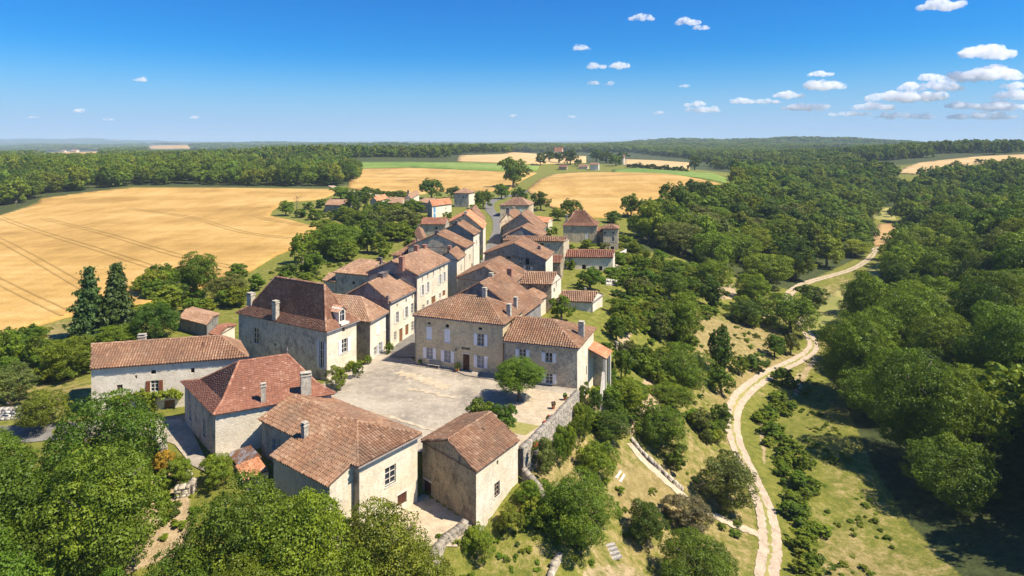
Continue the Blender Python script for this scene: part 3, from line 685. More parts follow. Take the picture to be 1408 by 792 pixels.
def chimney(h, u, vb, vt, wd=.55, dp=None, mat='chimney_stone', ridge_pt=None, cap=True):
    """stack that leaves the roof plane seen at pixel (u, vb) and rises to row vt"""
    best = None
    if ridge_pt is None:
        for f in h.faces:
            n = (f[1] - f[0]).cross(f[2] - f[0]).normalized(); p = ray_plane(u, vb, f[0], n)
            if p is None or p.y < 5: continue
            poly = [(q.x, q.y) for q in f]
            s = float(poly_sd(np.array([p.x]), np.array([p.y]), poly)[0])
            if s > -.6 and (best is None or s > best[1]): best = (p, s, n)
    if best is None:
        p = h.r0.lerp(h.r1, ridge_pt if ridge_pt is not None else .5); p = p.copy(); 
    else: p = best[0]
    zt = H - (vt - V0) * p.y / F; zt = max(zt, p.z + .5); dp = dp or wd
    ax = (h.c[1] - h.c[0]).normalized(); ay = Vector((-ax.y, ax.x, 0)); hh = zt - p.z
    m = MB(); b0 = Vector((p.x, p.y, p.z - .5))
    m.box(b0, ax * wd / 2, ay * dp / 2, (0, 0, hh + .35))
    m.box(b0 + Vector((0, 0, hh + .32)), ax * (wd / 2 + .06), ay * (dp / 2 + .06), (0, 0, .12))
    if cap:
        for sx in (-1, 1):
            m.box(b0 + Vector((0, 0, hh + .44)) + ax * sx * (wd / 2 - .08), ax * .07, ay * (dp / 2 - .02), (0, 0, .18))
        m.box(b0 + Vector((0, 0, hh + .62)), ax * (wd / 2 + .03), ay * (dp / 2 + .03), (0, 0, .06))
    # lead flashing collar at the roof
    h.chim.append((m, MAT[mat]))
def finish(h, gut=()):
    root = h.root; T = Matrix.Translation(-Vector(root.location)); wm = MAT[h.wall_mat]
    M = MB(); wins = []
    for wi, w in enumerate(h.walls):
        mi = 0
        if h.wall_mats and wi in [h.idx[k] for k in h.wall_mats]: mi = 1
        a, d, n = w['a'], (w['b'] - w['a']).normalized(), w['n']; L = w['L']; ops = w['open']
        S = sorted({0, L} | {o[0] for o in ops} | {o[1] for o in ops}); Z = sorted({h.zb, h.zt} | {o[2] for o in ops} | {o[3] for o in ops})
        pt = lambda s, z, k=0, a=a, d=d, n=n: Vector((a.x + d.x * s + n.x * k, a.y + d.y * s + n.y * k, z))
        for i in range(len(S) - 1):
            for j in range(len(Z) - 1):
                sm, zm = (S[i] + S[i + 1]) / 2, (Z[j] + Z[j + 1]) / 2
                if any(o[0] < sm < o[1] and o[2] < zm < o[3] for o in ops): continue
                M.poly([pt(S[i], Z[j]), pt(S[i + 1], Z[j]), pt(S[i + 1], Z[j + 1]), pt(S[i], Z[j + 1])], mi)
        for o in ops:
            s0, s1, z0, z1 = o[:4]; k = -.22
            M.poly([pt(s0, z0), pt(s0, z1), pt(s0, z1, k), pt(s0, z0, k)], mi); M.poly([pt(s1, z0), pt(s1, z0, k), pt(s1, z1, k), pt(s1, z1)], mi)
            M.poly([pt(s0, z1), pt(s1, z1), pt(s1, z1, k), pt(s0, z1, k)], mi); M.poly([pt(s0, z0), pt(s0, z0, k), pt(s1, z0, k), pt(s1, z0)], mi)
            wins.append((o, pt, d, n))
    # gable triangles, following the underside of the roof
    W = h.W
    for e, (i, j), r in ((0, (3, 0), h.r0), (1, (1, 2), h.r1)):
        if h.ends[e] == 'g':
            a, b = W[i].copy(), W[j].copy(); a.z = b.z = h.zt; mid = (a + b) / 2; mid.z = h.zr - .12; M.poly([a, b, mid], 1 if h.wall_mats and [k for k in h.wall_mats if h.idx[k] == (3 if e == 0 else 1)] else 0)
    mats = [wm] + ([MAT[list(h.wall_mats.values())[0]]] if h.wall_mats else [])  # second wall colour, often a painted difference between lit and shaded sides
    wall = M.build('wall', mats); wall.parent = root; wall.matrix_parent_inverse = T
    # roof board and tiles
    R = MB(); under = []
    for f in h.faces:
        R.poly(f); R.poly([q - Vector((0, 0, .10)) for q in reversed(f)])
    ring = h.c
    for i in range(4):
        j = (i + 1) % 4
        a, b = ring[i], ring[j]
        R.poly([a, b, b - Vector((0, 0, .10)), a - Vector((0, 0, .10))])
        if (i == 3 and h.ends[0] == 'g') or (i == 1 and h.ends[1] == 'g'):
            r = h.r0 if i == 3 else h.r1; dn = Vector((0, 0, .12))
            R.poly([a, r, r - dn, a - dn]); R.poly([r, b, b - dn, r - dn])
    roof = R.build('roof', MAT['roof_under']); roof.parent = root; roof.matrix_parent_inverse = T
    V, Q, C = [], [], []; near = h.c[0].y
    w, l = (h.wmin, .40) if near < 100 else ((.34, .6) if near < 140 else (.46, .9))
    if h.roof_kind == 'flat': w, l = (.30, .26) if near < 95 else (.5, .45)
    for k, f in enumerate(h.faces):
        v, q, c = tiles(f, w, l, h.roof_kind == 'flat', 0, seed=int(near * 7) + k); b = len(V)
        V += v; Q += [tuple(i + b for i in x) for x in q]; C += c
    if V:
        col = np.repeat(np.array(C)[:, None], 3, 1)
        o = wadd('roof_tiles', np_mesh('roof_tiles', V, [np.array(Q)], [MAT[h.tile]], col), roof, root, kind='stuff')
    V, Q, C = ridge_caps(h.caps, .12 if near < 110 else .16, int(near))
    if V: wadd('ridge_tiles', np_mesh('ridge_tiles', V, [np.array(Q)], [MAT[h.tile]], np.repeat(np.array(C)[:, None], 3, 1)), roof, root, kind='stuff')
    for m, mt in h.chim:
        o = m.build('chimney', mt); o.parent = roof
    # openings
    for (s0, s1, z0, z1, kind, frame, shut, lab), pt, d, n in wins:
        fm = MAT[frame]
        def bx(m, sa, sb, za, zb_, k0, k1, mi=0): m.hexa([pt(sa, za, k0), pt(sb, za, k0), pt(sb, za, k1), pt(sa, za, k1)], [pt(sa, zb_, k0), pt(sb, zb_, k0), pt(sb, zb_, k1), pt(sa, zb_, k1)], mi)
        def place(m, nm, mt, par=root, **kw):
            o = m.build(nm, mt); o.parent = par
            if par is root: o.matrix_parent_inverse = T
            tag(o, **kw); return o
        if kind == 'hole':
            m = MB(); bx(m, s0, s1, z0, z1, -.24, -.20); place(m, 'vent', MAT['dark_inside'])
        elif kind == 'door':
            m = MB(); k = max(2, int((s1 - s0) / .3)); bx(m, s0, s1, z0, z1, -.2, -.14)
            for i in range(k): bx(m, s0 + (s1 - s0) * i / k + .015, s0 + (s1 - s0) * (i + 1) / k - .015, z0 + .03, z1 - .03, -.14, -.11)
            place(m, 'door', MAT[frame] if frame != 'frame_white' else MAT['door_brown'], label=lab)
            m = MB(); bx(m, s0 - .12, s1 + .12, z1, z1 + .16, -.05, .03); place(m, 'lintel', MAT['stone_trim'])
        else:
            big = (s1 - s0) > .5
            m = MB(); t = .06
            bx(m, s0, s0 + t, z0, z1, -.18, -.1); bx(m, s1 - t, s1, z0, z1, -.18, -.1); bx(m, s0 + t, s1 - t, z1 - t, z1, -.18, -.1); bx(m, s0 + t, s1 - t, z0, z0 + t, -.18, -.1)
            if big:
                c_ = (s0 + s1) / 2; bx(m, c_ - .035, c_ + .035, z0 + t, z1 - t, -.17, -.11); nb = 3 if z1 - z0 > 1.2 else 2
                for i in range(1, nb + 0):
                    zz = z0 + (z1 - z0) * i / nb; bx(m, s0 + t, c_ - .035, zz - .02, zz + .02, -.17, -.12); bx(m, c_ + .035, s1 - t, zz - .02, zz + .02, -.17, -.12)
            if kind in ('closed',): 
                pass
            wo_ = place(m, 'window', fm)
            m = MB(); bx(m, s0 + .01, s1 - .01, z0 + .01, z1 - .01, -.21, -.19); place(m, 'pane', MAT['curtain'] if kind == 'curtain' else MAT['glass'], wo_)
            m = MB(); bx(m, s0 - .08, s1 + .08, z0 - .1, z0, -.1, .06); place(m, 'sill', MAT['stone_trim'], wo_)
            hw = (s1 - s0) / 2
            def leafs(a, b, k0=.02):
                m = MB(); bx(m, a, b, z0 + .02, z1 - .01, k0, k0 + .04)
                for zz in (z0 + .2, z1 - .25): bx(m, a + .03, b - .03, zz, zz + .07, k0 + .04, k0 + .055)
                place(m, 'shutter', MAT[shut])
            if kind in ('shut', 'curtain'):
                leafs(s0 - hw - .02, s0 - .02); leafs(s1 + .02, s1 + hw + .02)
            elif kind == 'closed':
                cc = (s0 + s1) / 2; leafs(s0 + .01, cc - .01, -.05); leafs(cc + .01, s1 - .01, -.05)
    for side in gut:    # gutter under the eave and a downpipe at its end
        i = h.idx[side]; j = (i + 1) % 4; a, b = h.c[i].copy(), h.c[j].copy(); n = h.walls[i]['n']; a += n * .06 - Vector((0, 0, .12)); b += n * .06 - Vector((0, 0, .12))
        m = MB(); m.bar(a, b, .07, 6); p = h.W[i] + n * .08; p.z = h.zt - .1; m.bar(p, Vector((p.x, p.y, h.zg)), .05, 6); o = m.build('gutter', MAT['gutter']); o.parent = root; o.matrix_parent_inverse = T
    return h
# --- 1 the long house at the left
h = house('long_house', 'long low cream house with a vine over its doors, leftmost of the village', (124,507.6), (341.5,491), (328.7,469), 4.9, -.5, 'L', ('g','h'), rv=473.5, rend=0, inset=(0,2.6), wall='wall_white', tile='tile_canal', wmin=.29)
win(h,'L',211,509,514.5,.5,'hole'); win(h,'L',265,506,513,.4,'hole'); win(h,'L',164.5,529,538,.6,'glass',frame='wood'); win(h,'L',212.5,523,538.5,.85,'shut',shutter='shutter_brown')
win(h,'L',165.5,553,572,2.0,'door','door_wood','', 'wide low wooden garage door'); win(h,'L',233,550,573,1.1,'door','door_wood'); win(h,'L',270,511,520,.5,'hole'); win(h,'L',187,516,518,.2,'hole')
chimney(h,195.5,473,461,.8,.5); finish(h,())
B01 = h
# --- 2 hipped house with plain tiles
h = house('hipped_house', 'tall house with a shade-grey side, steep rust red hipped roof and two pale chimneys', (249,525), (293,570.7), (461,541), 4.0, -.4, 'R', ('h','h'), rv=487.5, rend=1, inset=(4.0,2.6), flare=True, wall='wall_grey', tile='tile_red', roof_kind='flat', wall_mats={'R': 'wall_white'})  # left side coloured grey for shade, right side pale for sun
win(h,'L',261.5,556,577,.9,'glass'); win(h,'L',281,577,600,.9,'glass'); win(h,'L',281,616,640,1.0,'door','door_brown'); win(h,'L',270,605,622,.5,'hole')
chimney(h,362,552,529,.45,.35); chimney(h,420.5,542,514,1.0,.6); finish(h,())
m = MB(); rt = h.root; p = h.r1; m.bar(p, p + Vector((0,0,.9)), .04, 6); m.bar(p + Vector((0,0,.45)), p + Vector((0,0,.6)), .1, 8); o = m.build('finial', MAT['gutter']); o.parent = rt; o.matrix_parent_inverse = Matrix.Translation(-Vector(rt.location))
B02 = h
# --- 5 the big mansion
h = house('big_mansion', 'biggest house of the village, with a steep brown hipped roof and a round arched dormer', (324,430.1), (448.5,456.5), (494.2,439.8), 6.3, 0, 'L', ('h','h'), rv=391, rend=1, inset=(4.6,3.4), flare=True, wall='wall_grey', tile='tile_flat', roof_kind='flat', wall_mats={'R': 'wall_cream'})  # long wall darkened in colour as shaded, end wall kept lit cream
win(h,'L',352,451,472,1.1,'glass','stone_trim'); win(h,'L',378.5,472,475.5,.4,'hole'); win(h,'L',442.5,470,506,.8,'shut','frame_white','shutter_grey')
win(h,'R',472.5,447,456,.45,'hole'); win(h,'R',473.7,466,485,1.1,'shut','stone_trim','shutter_white'); 
chimney(h,379,437,415,.75,.6); chimney(h,345,420,404,.9,.7,'chimney_stone')
finish(h,('R',))
B05 = h
# dormer on the right hip of the mansion (lucarne with a round-headed stone front)
def dormer(h, u, v, wd=1.2, ht=1.7):
    w = h.walls[h.idx['R']]; n = w['n']; d = (w['b'] - w['a']).normalized(); best = None
    for f in h.faces:
        k = (f[1] - f[0]).cross(f[2] - f[0]).normalized(); p = ray_plane(u, v, f[0], k)
        if p is None: continue
        s = float(poly_sd(np.array([p.x]), np.array([p.y]), [(q.x, q.y) for q in f])[0])
        if abs(k.dot(n)) > .2 and (best is None or s > best[1]): best = (p, s)
    p = best[0]; rt = h.root; T = Matrix.Translation(-Vector(rt.location)); up = Vector((0,0,1))
    m = MB(); hw = wd / 2; pts = [p - d * hw, p + d * hw]; arc = [(math.cos(t), math.sin(t)) for t in np.linspace(0, math.pi, 9)]
    front = [p - d * hw, p + d * hw] + [p + d * hw * c_ + up * (ht - hw + hw * s_) for c_, s_ in arc]
    back = [q - n * 2.0 for q in front]; N_ = len(front)
    inner = [p + (q - p) * .72 + up * (.2) for q in front]
    for i in range(N_):
        j = (i + 1) % N_; m.poly([front[i], front[j], inner[j], inner[i]])
        m.poly([front[j], front[i], back[i], back[j]], 0)
    dm = m.build('dormer', MAT['stone_trim']); dm.parent = rt; dm.matrix_parent_inverse = T
    q = MB(); q.poly([x - n * .12 for x in inner]); o = q.build('pane', MAT['glass']); o.parent = dm
    q = MB(); q.bar(p + up * .2 - n * .08, p + up * (ht * .85) - n * .08, .03, 4); q.bar(p - d * hw * .7 + up * ht * .5 - n * .08, p + d * hw * .7 + up * ht * .5 - n * .08, .03, 4); o = q.build('mullion', MAT['frame_white']); o.parent = dm
    q = MB(); q.box(p + n * .25 - up * .25, d * (hw + .15), n * .3, (0, 0, .28)); o = q.build('sill', MAT['stone_trim']); o.parent = dm
    # small tiled saddle roof
    a, b = p - d * (hw + .25) + up * (ht - .55), p + d * (hw + .25) + up * (ht - .55); r = p + up * (ht + .15); q = MB()
    for x, y in ((a, r), (r, b)):
        q.poly([x + n * .15, y + n * .15, y - n * 2.6, x - n * 1.6]); q.poly([x + n * .15 - up * .06, y + n * .15 - up * .06, y - n * 2.6 - up * .06, x - n * 1.6 - up * .06])
    o = q.build('dormer_roof', MAT['ridge']); o.parent = dm
dormer(B05, 470.5, 443, 1.15, 2.0)
# --- 6 narrow house beside the mansion
h = house('white_townhouse', 'white rendered house with a hipped roof wedged between the mansion and the street row', ('w',-30,88.6), (509,442.6), ('w',-17.9,89.5), 5.5, 0, 'L', ('h','h'), rv=408.7, rend=1, inset=(3,3), wall='wall_white', tile='tile_pale', wall_mats={'L': 'wall_brown'})
win(h,'R',520,444,459,.75,'closed'); win(h,'R',530.5,438.5,454,.75,'closed'); win(h,'R',516,477,488,.8,'glass'); win(h,'R',522.5,471,487,.85,'shut',shutter='shutter_grey')
finish(h,('R',))
# --- 7
h = house('row_house', 'cream row house with a huge dark chimney on its shaded gable', (476.6,404.7), (537.2,415.5), (573.8,397.3), 6.9, 0, 'R', ('g','g'), rv=388.8, rend=0, wall='wall_white', tile='tile_pale', wall_mats={'L': 'wall_dark'}, group='row of houses along the left of the street')  # gable takes the dark colour to look shaded beside the lit front
for a in ((546,417.5,422,.35),(558.5,410.5,416,.35),(567,405,410.5,.35)): win(h,'R',*a,'hole')
win(h,'R',546,429,444,.9,'shut',shutter='frame_white'); win(h,'R',558.7,422,437,.9,'shut',shutter='frame_white'); win(h,'R',567,417,431,.9,'glass')
win(h,'R',543.3,456,468,.8,'glass'); win(h,'R',551.2,451.5,469.5,1.0,'door','door_wood'); win(h,'R',559.5,446,461,1.0,'door','door_wood'); win(h,'R',567.3,442,455,.9,'glass')
chimney(h,511,412,388,1.5,.9,'chimney_dark'); chimney(h,533,413,408,.4,.3,'chimney_dark'); finish(h,('R',))
# --- 8
h = house('row_house', 'tallest and longest cream house of the row with small attic windows', (503,375.2), (574.6,378.6), (618,358.1), 9.2, 0, 'R', ('g','g'), rv=359, rend=0, wall='wall_cream', tile='tile_pale', wall_mats={'L': 'wall_dark'}, group='row of houses along the left of the street')  # shade painted into the gable colour; street wall left cream
for a in ((580.8,381,387),(588,377,383.5),(596,373,379.5),(605,367.5,373.5),(610.5,363.5,370)): win(h,'R',*a,.55,'glass','stone_trim')
for a in ((581,392,406),(588.3,388,402),(605,377.5,391),(610.8,374,387)): win(h,'R',*a,.8,'shut',shutter='frame_white')
for a in ((582,419,425,.9),(588,413,419.5,.8),(596,407,417,1.6),(605,403.5,410,.8),(610.3,399,407,1.2)): win(h,'R',*a,'door' if a[3]>1 else 'glass','door_wood' if a[3]>1 else 'frame_white')
chimney(h,552.5,368,354,.8,.7,'chimney_brick'); chimney(h,575.5,349,338.5,.7,.7,'chimney_brick',0.7); chimney(h,596,345,337.5,.9,.6,'chimney_brick',.95); finish(h,('R',))
# --- 8b behind
h = house('garden_house', 'low house with a pale hipped tile roof behind the long row house', (458.4,374.7), (505.6,378.9), ('w',-23.4,121), 6, 0, 'L', ('h','g'), rv=359, rend=1, inset=(2.6,0), wall='wall_grey', tile='tile_pale')
win(h,'L',486,387,391,.5,'hole'); chimney(h,521,372,363.5,.8,.6,'chimney_dark',.98); finish(h)
h = house('lean_to', 'small grey annex at the left end of the low hipped house', (443.5,385.5), (461,388), ('w',-31.6,119), 4.3, 0, 'L', ('g','g'), rise=.8, wall='wall_grey', tile='tile_pale', cat='annex'); finish(h)
h = house('back_house', 'reddish hipped roof just behind the longest row house', (537.5,351.5), ('w',-20.2,122), ('w',-17.5,131), 7.6, 0, 'L', ('h','g'), rise=1.8, inset=(2.5,0), wall='wall_grey', tile='tile_canal'); chimney(h,541,347,341,.6,.5,'chimney_brick',.05); chimney(h,580,343,337,.7,.5,'chimney_stone',.9); finish(h)
# --- 10..15 row continues
RG = 'row of houses along the left of the street'
h = house('row_house', 'small cream row house beside the green tree in the street gap', (604,355), ('w',-9.9,113.5), ('w',-8.9,119), 8.4, 0, 'R', ('g','g'), rise=1.4, wall='wall_cream', tile='tile_canal', group=RG); chimney(h,617,345,339,.7,.6,'chimney_brick',.1); win(h,'R',634,364,373,.7,'glass'); finish(h)
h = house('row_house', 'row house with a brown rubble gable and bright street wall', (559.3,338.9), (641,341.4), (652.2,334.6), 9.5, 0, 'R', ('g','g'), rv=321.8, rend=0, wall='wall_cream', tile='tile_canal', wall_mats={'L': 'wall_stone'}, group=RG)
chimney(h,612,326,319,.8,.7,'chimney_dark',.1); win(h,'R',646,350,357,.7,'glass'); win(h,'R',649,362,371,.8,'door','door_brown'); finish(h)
h = house('row_house', 'row house with a dark shaded gable third from the far end', (603.6,319.3), (652.2,323.5), (660.7,318.4), 9.2, 0, 'R', ('g','g'), rv=307.3, rend=0, wall='wall_white', tile='tile_canal', wall_mats={'L': 'wall_dark'}, group=RG)  # gable colour itself darkened to imitate shade
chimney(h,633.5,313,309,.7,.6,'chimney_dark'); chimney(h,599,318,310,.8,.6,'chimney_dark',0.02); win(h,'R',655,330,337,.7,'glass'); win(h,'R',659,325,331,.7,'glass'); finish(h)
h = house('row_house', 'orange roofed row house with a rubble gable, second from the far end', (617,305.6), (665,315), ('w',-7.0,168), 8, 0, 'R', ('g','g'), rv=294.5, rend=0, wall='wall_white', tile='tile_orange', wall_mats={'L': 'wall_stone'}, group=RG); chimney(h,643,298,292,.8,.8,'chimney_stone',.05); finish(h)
h = house('row_house', 'low roofed house closing the far end of the row at the street bend', (636,296), ('w',-8.8,182), ('w',-8.4,194), 6.2, 0, 'R', ('g','g'), rv=287.5, rend=0, wall='wall_cream', tile='tile_canal', group=RG); finish(h)
h = house('garden_house', 'long low grey house with a plain red roof among the left gardens', (578,308.5), (612.5,309), ('w',-21,208), 3.6, 0, 'L', ('g','g'), rv=299.3, rend=0, wall='wall_grey', tile='tile_red'); win(h,'L',600,312,316,.7,'hole'); finish(h)
h = house('shed', 'small brown tiled shed behind the row gables', (571,320), ('w',-22.5,152), ('w',-21.8,160), 4.5, 0, 'L', ('g','g'), rise=1.2, wall='wall_stone', tile='tile_canal', cat='shed'); chimney(h,571,320,310,.7,.6,'chimney_dark',.0); finish(h)
# --- far end of the village, left of the road
h = house('shuttered_house', 'pale house with tall blue shutters and a red tiled roof', (587.5,282), (594.3,283.8), (621.5,280.3), 4.9, .2, 'R', ('g','g'), rv=275.6, rend=0, wall='wall_white', tile='tile_orange', wall_mats={'L': 'wall_grey'})
win(h,'R',597.5,285,292,1.3,'closed','frame_white','shutter_blue'); win(h,'R',597.5,293.5,299,1.3,'closed','frame_white','shutter_blue'); win(h,'R',613,285.5,287.5,.5,'hole'); finish(h)
h = house('house', 'brownish house left behind the one with blue shutters', (574,278.5), (590,279.6), ('w',-30.5,272), 4.6, .4, 'L', ('g','g'), rise=1.3, wall='wall_stone', tile='tile_pale'); finish(h)
h = house('tower_house', 'square pigeon tower with a pyramid roof standing over the far gardens', (623.5,265.6), (645,266), ('w',-16.9,285), 7.1, 1, 'L', ('h','h'), rv=258.7, rend=0, inset=(3.4,3.4), wall='wall_grey', tile='tile_pale', cat='tower', wall_mats={'R': 'wall_white'}); win(h,'L',637,270,272,.6,'hole'); finish(h)  # grey and white walls paint the tower's shaded and lit faces
h = house('house', 'low house with a bright white gable left of the pigeon tower', (508.3,276), (518.5,277), ('w',-58.5,292), 3.7, 1, 'R', ('g','g'), rise=1.7, wall='wall_grey', tile='tile_orange', wall_mats={'R': 'wall_white'}); finish(h)
h = house('house', 'low farmhouse roof between garden trees beside the chimney gable', (533,279), (553,280), ('w',-49,286), 3.8, 1, 'L', ('g','g'), rise=1.5, wall='wall_cream', tile='tile_pale'); finish(h)
h = house('house', 'tiny gabled house with a tall dark chimney at the field edge', (556,272.5), (565,273), ('w',-45,301), 5, 1, 'R', ('g','g'), rise=1.6, wall='wall_white', tile='tile_pale'); chimney(h,562,270,262,.8,.8,'chimney_dark',.05); finish(h)
h = house('barn', 'long blue grey barn with a pale pink roof near the white car', (446,281.8), (475.5,282.6), ('w',-69,271), 3.7, .6, 'L', ('g','g'), rv=274.3, rend=0, wall='wall_dark', tile='tile_pale', cat='barn'); finish(h)
# --- right row from far to near
h = house('hip_roof_house', 'grey house with a low hipped roof at the far end of the street', (686.5,282.8), (728,282.6), ('w',9.4,260), 4.6, .2, 'L', ('h','h'), rv=271.5, rend=0, inset=(5,4.5), wall='wall_stone', tile='tile_pale'); chimney(h,694,276,271,.7,.6,'chimney_dark'); win(h,'L',700,286,290,.7,'closed','frame_white','shutter_grey'); win(h,'L',716,286,290,.7,'closed','frame_white','shutter_grey'); finish(h)
RR = 'stone houses along the right of the street'
h = house('stone_house', 'gabled stone house with a tall twin chimney behind the right row', (687,306), ('w',1.0,190), ('w',3,204), 6.5, 0, 'R', ('g','g'), rise=2.2, wall='wall_stone', tile='tile_canal', group=RR); chimney(h,703,299,286,.9,.9,'chimney_dark',.02); chimney(h,725,298,288,.9,.8,'chimney_stone',.9); finish(h)
h = house('stone_house', 'stone house with a broad dark gable, farthest but one of the right row', (690,312.5), (744,318.5), ('w',10.5,186), 5, 0, 'R', ('g','g'), rv=294.7, rend=0, wall='wall_dark', tile='tile_canal', group=RR); chimney(h,724,300,293,.6,.6,'chimney_stone',.1); finish(h)
h = house('stone_house', 'small stone house with an open dark gable just behind the long flat roof', (690.5,325.5), (744.5,326.5), ('w',9.3,164), 6, 0, 'R', ('g','g'), rv=312.4, rend=0, wall='wall_dark', tile='tile_canal', group=RR); finish(h)
h = house('stone_house', 'red roofed outbuilding seen through the orchard right of the street', (734,304), ('w',12,205), ('w',14,212), 3.4, 0, 'L', ('g','g'), rise=1.2, wall='wall_cream', tile='tile_orange', group=RR); finish(h)
h = house('stone_house', 'long narrow stone building with a low red roof lying across the right row', (690.7,331), (775,332.6), ('w',14.2,152), 6.5, 0, 'L', ('g','g'), rv=324.5, rend=0, wall='wall_stone', tile='tile_canal', group=RR); win(h,'L',745,334.5,338,.9,'hole'); win(h,'L',754,336,340,.6,'glass'); finish(h)
h = house('stone_house', 'stone house with a shade-dark broad gable, a small cross window and a white framed door', (664.7,349), (752,357.6), ('w',8.8,129.5), 7, 0, 'R', ('g','g'), rv=334.6, rend=0, wall='wall_dark', tile='tile_canal', group=RR, wall_mats={'R': 'wall_white'})  # dark wall colour carries the gable's shade; sun side painted white
win(h,'L',699.5,343,349,.9,'hole'); win(h,'L',715.5,353.5,359,.9,'glass'); win(h,'L',725,355,364,.9,'hole'); win(h,'L',726,365.5,371,1.0,'shut','frame_white','frame_white'); chimney(h,741.5,344,339,.5,.5,'chimney_dark'); finish(h)
h = house('outbuilding', 'little red tiled outbuilding tucked beside the broad dark gable', (757,361.5), (771,361.7), ('w',11.8,141), 3.5, -.2, 'L', ('g','g'), rise=1.2, wall='wall_brown', tile='tile_red', cat='outbuilding'); finish(h)
h = house('long_shed', 'long low cream shed with a plain red roof and one bright end wall', (776.2,353.8), (843,354.5), ('w',25.6,153), 2.6, -1, 'L', ('g','g'), rv=343.3, rend=0, wall='wall_cream', tile='tile_red', cat='shed'); win(h,'L',826,366,372,.8,'hole'); win(h,'L',803,364,371,.9,'hole'); finish(h)
h = house('manor', 'tall grey manor with a steep flared brown roof in front of the wheat', (773,310), (822,310.8), ('w',27.4,194), 5, -.5, 'L', ('h','h'), rv=289.4, rend=0, inset=(3.6,4.2), flare=True, wall='wall_stone', tile='tile_flat', roof_kind='flat'); win(h,'L',806.5,320,329,.9,'closed','frame_white','frame_white'); win(h,'L',779,326,329.5,.6,'hole'); chimney(h,779,303,296,.7,.6,'chimney_stone'); finish(h)
h = house('turret', 'small square turret with a pyramid roof beside the tall manor', (828,315), (851,315.3), ('w',32.3,186), 4.8, -1, 'L', ('h','h'), rv=308.4, rend=0, inset=(2.6,2.6), wall='wall_stone', tile='tile_canal', cat='tower'); win(h,'L',843,326,332,.7,'glass'); win(h,'L',832,319,321,.5,'hole'); win(h,'L',843,319,321,.5,'hole'); win(h,'L',842,339,343,1.0,'hole'); finish(h)
h = house('outbuilding', 'narrow brown roofed link between the manor and the turret', (819,318), (831,319), ('w',28,190), 3.2, -1, 'L', ('g','g'), rise=1, wall='wall_brown', tile='tile_flat', cat='outbuilding'); finish(h)
h = house('stone_house', 'dark gabled stone house with a thick brown chimney, nearest but one of the right row', (626.5,382.3), (707,391), ('w',2.9,114.5), 6, 0, 'R', ('g','g'), rv=366.9, rend=0, wall='wall_dark', tile='tile_canal', group=RR); chimney(h,701,384,370,.9,.8,'chimney_brick'); finish(h)
h = house('wing', 'wing with a pink tiled roof and bright gable running right from the chimney house', (713,390.3), (758.5,391.5), ('w',9.3,115), 5, -.2, 'L', ('g','g'), rv=373.5, rend=0, wall='wall_brown', tile='tile_pale', cat='house', wall_mats={'R': 'wall_white'}); win(h,'R',765,384,394,.6,'glass'); win(h,'R',762,396,402,.7,'hole'); finish(h)
h = house('lean_to', 'low pink roofed lean-to in the yard behind the town hall', ('w',-.4,106), (732.7,419.3), ('w',6.2,108.5), 3.0, 0, 'R', ('g','g'), rise=1.3, wall='wall_brown', tile='tile_pale', cat='annex', wall_mats={'R': 'wall_cream'}); win(h,'R',738,422,432,.5,'hole'); finish(h)
h = house('garden_shed', 'small cream garden house with a pink roof beside the round tree', (764,414), (814.3,415.8), ('w',16.8,113.5), 2.2, -1, 'L', ('g','g'), rv=399.5, rend=0, wall='wall_cream', tile='tile_pale', cat='shed', wall_mats={'R': 'wall_white'}); win(h,'R',819.5,420,430,.8,'closed','frame_white','frame_white'); chimney(h,805,401,398,.3,.3,'chimney_stone'); finish(h,('R',))
h = house('stone_house', 'house with a large rust roof right behind the town hall chimneys', ('w',-11.2,94.4), ('w',1.6,88.4), ('w',4.8,96.3), 5.2, 0, 'R', ('g','g'), rv=389, rend=0, wall='wall_dark', tile='tile_canal', group=RR); chimney(h,692,432,410,.6,.6,'chimney_stone'); finish(h)
# --- town hall: two joined blocks
h = house('town_hall', 'large ochre town hall with a lettered sign over its brown door and white shutters', (567.5,433.4), (693,447.3), ('w',1.8,86.1), 6.7, 0, 'L', ('h','h'), rv=408.3, rend=1, inset=(5.2,4.2), wall='wall_ochre', tile='tile_canal', wmin=.31)
win(h,'L',590,443,446,.45,'hole'); win(h,'L',615,446,450.5,.5,'hole'); win(h,'L',660.5,450,453.5,.5,'hole')
win(h,'L',590,449.5,467,.85,'closed'); win(h,'L',615,452.5,471,.85,'closed'); win(h,'L',661,459,475.5,.95,'shut')
win(h,'L',590.8,478,493,.95,'curtain'); win(h,'L',615.5,482,498,.95,'curtain'); win(h,'L',661,489,505.5,.95,'curtain'); win(h,'L',641,487,509.5,.95,'door','door_brown')
chimney(h,668,409,397,.55,.5,'chimney_stone',.95); chimney(h,709,424,410,.5,.5,'chimney_stone'); chimney(h,700,435,419.5,.55,.6,'chimney_stone'); finish(h,('L',))
TH = h
h = house('town_house', 'pale stone house joined right of the town hall with a hipped canal tile roof', (691.5,468.8), (796,479.5), (819.7,451.6), 5.05, -.1, 'L', ('g','h'), rv=434.9, rend=0, inset=(0,4.6), wall='wall_stone', tile='tile_canal', wmin=.31, wall_mats={'R': 'wall_cream'})
win(h,'L',718.5,480,496,.9,'shut'); win(h,'L',754.7,485,498,.9,'shut'); win(h,'L',755,513.5,527,.9,'shut')
win(h,'R',805.5,481,488,.6,'closed'); win(h,'R',811,472,482,.6,'closed'); win(h,'R',806.5,503,516,.35,'hole')
chimney(h,799.5,463,443.5,.7,.65,'chimney_stone'); finish(h,('L',))
TB = h
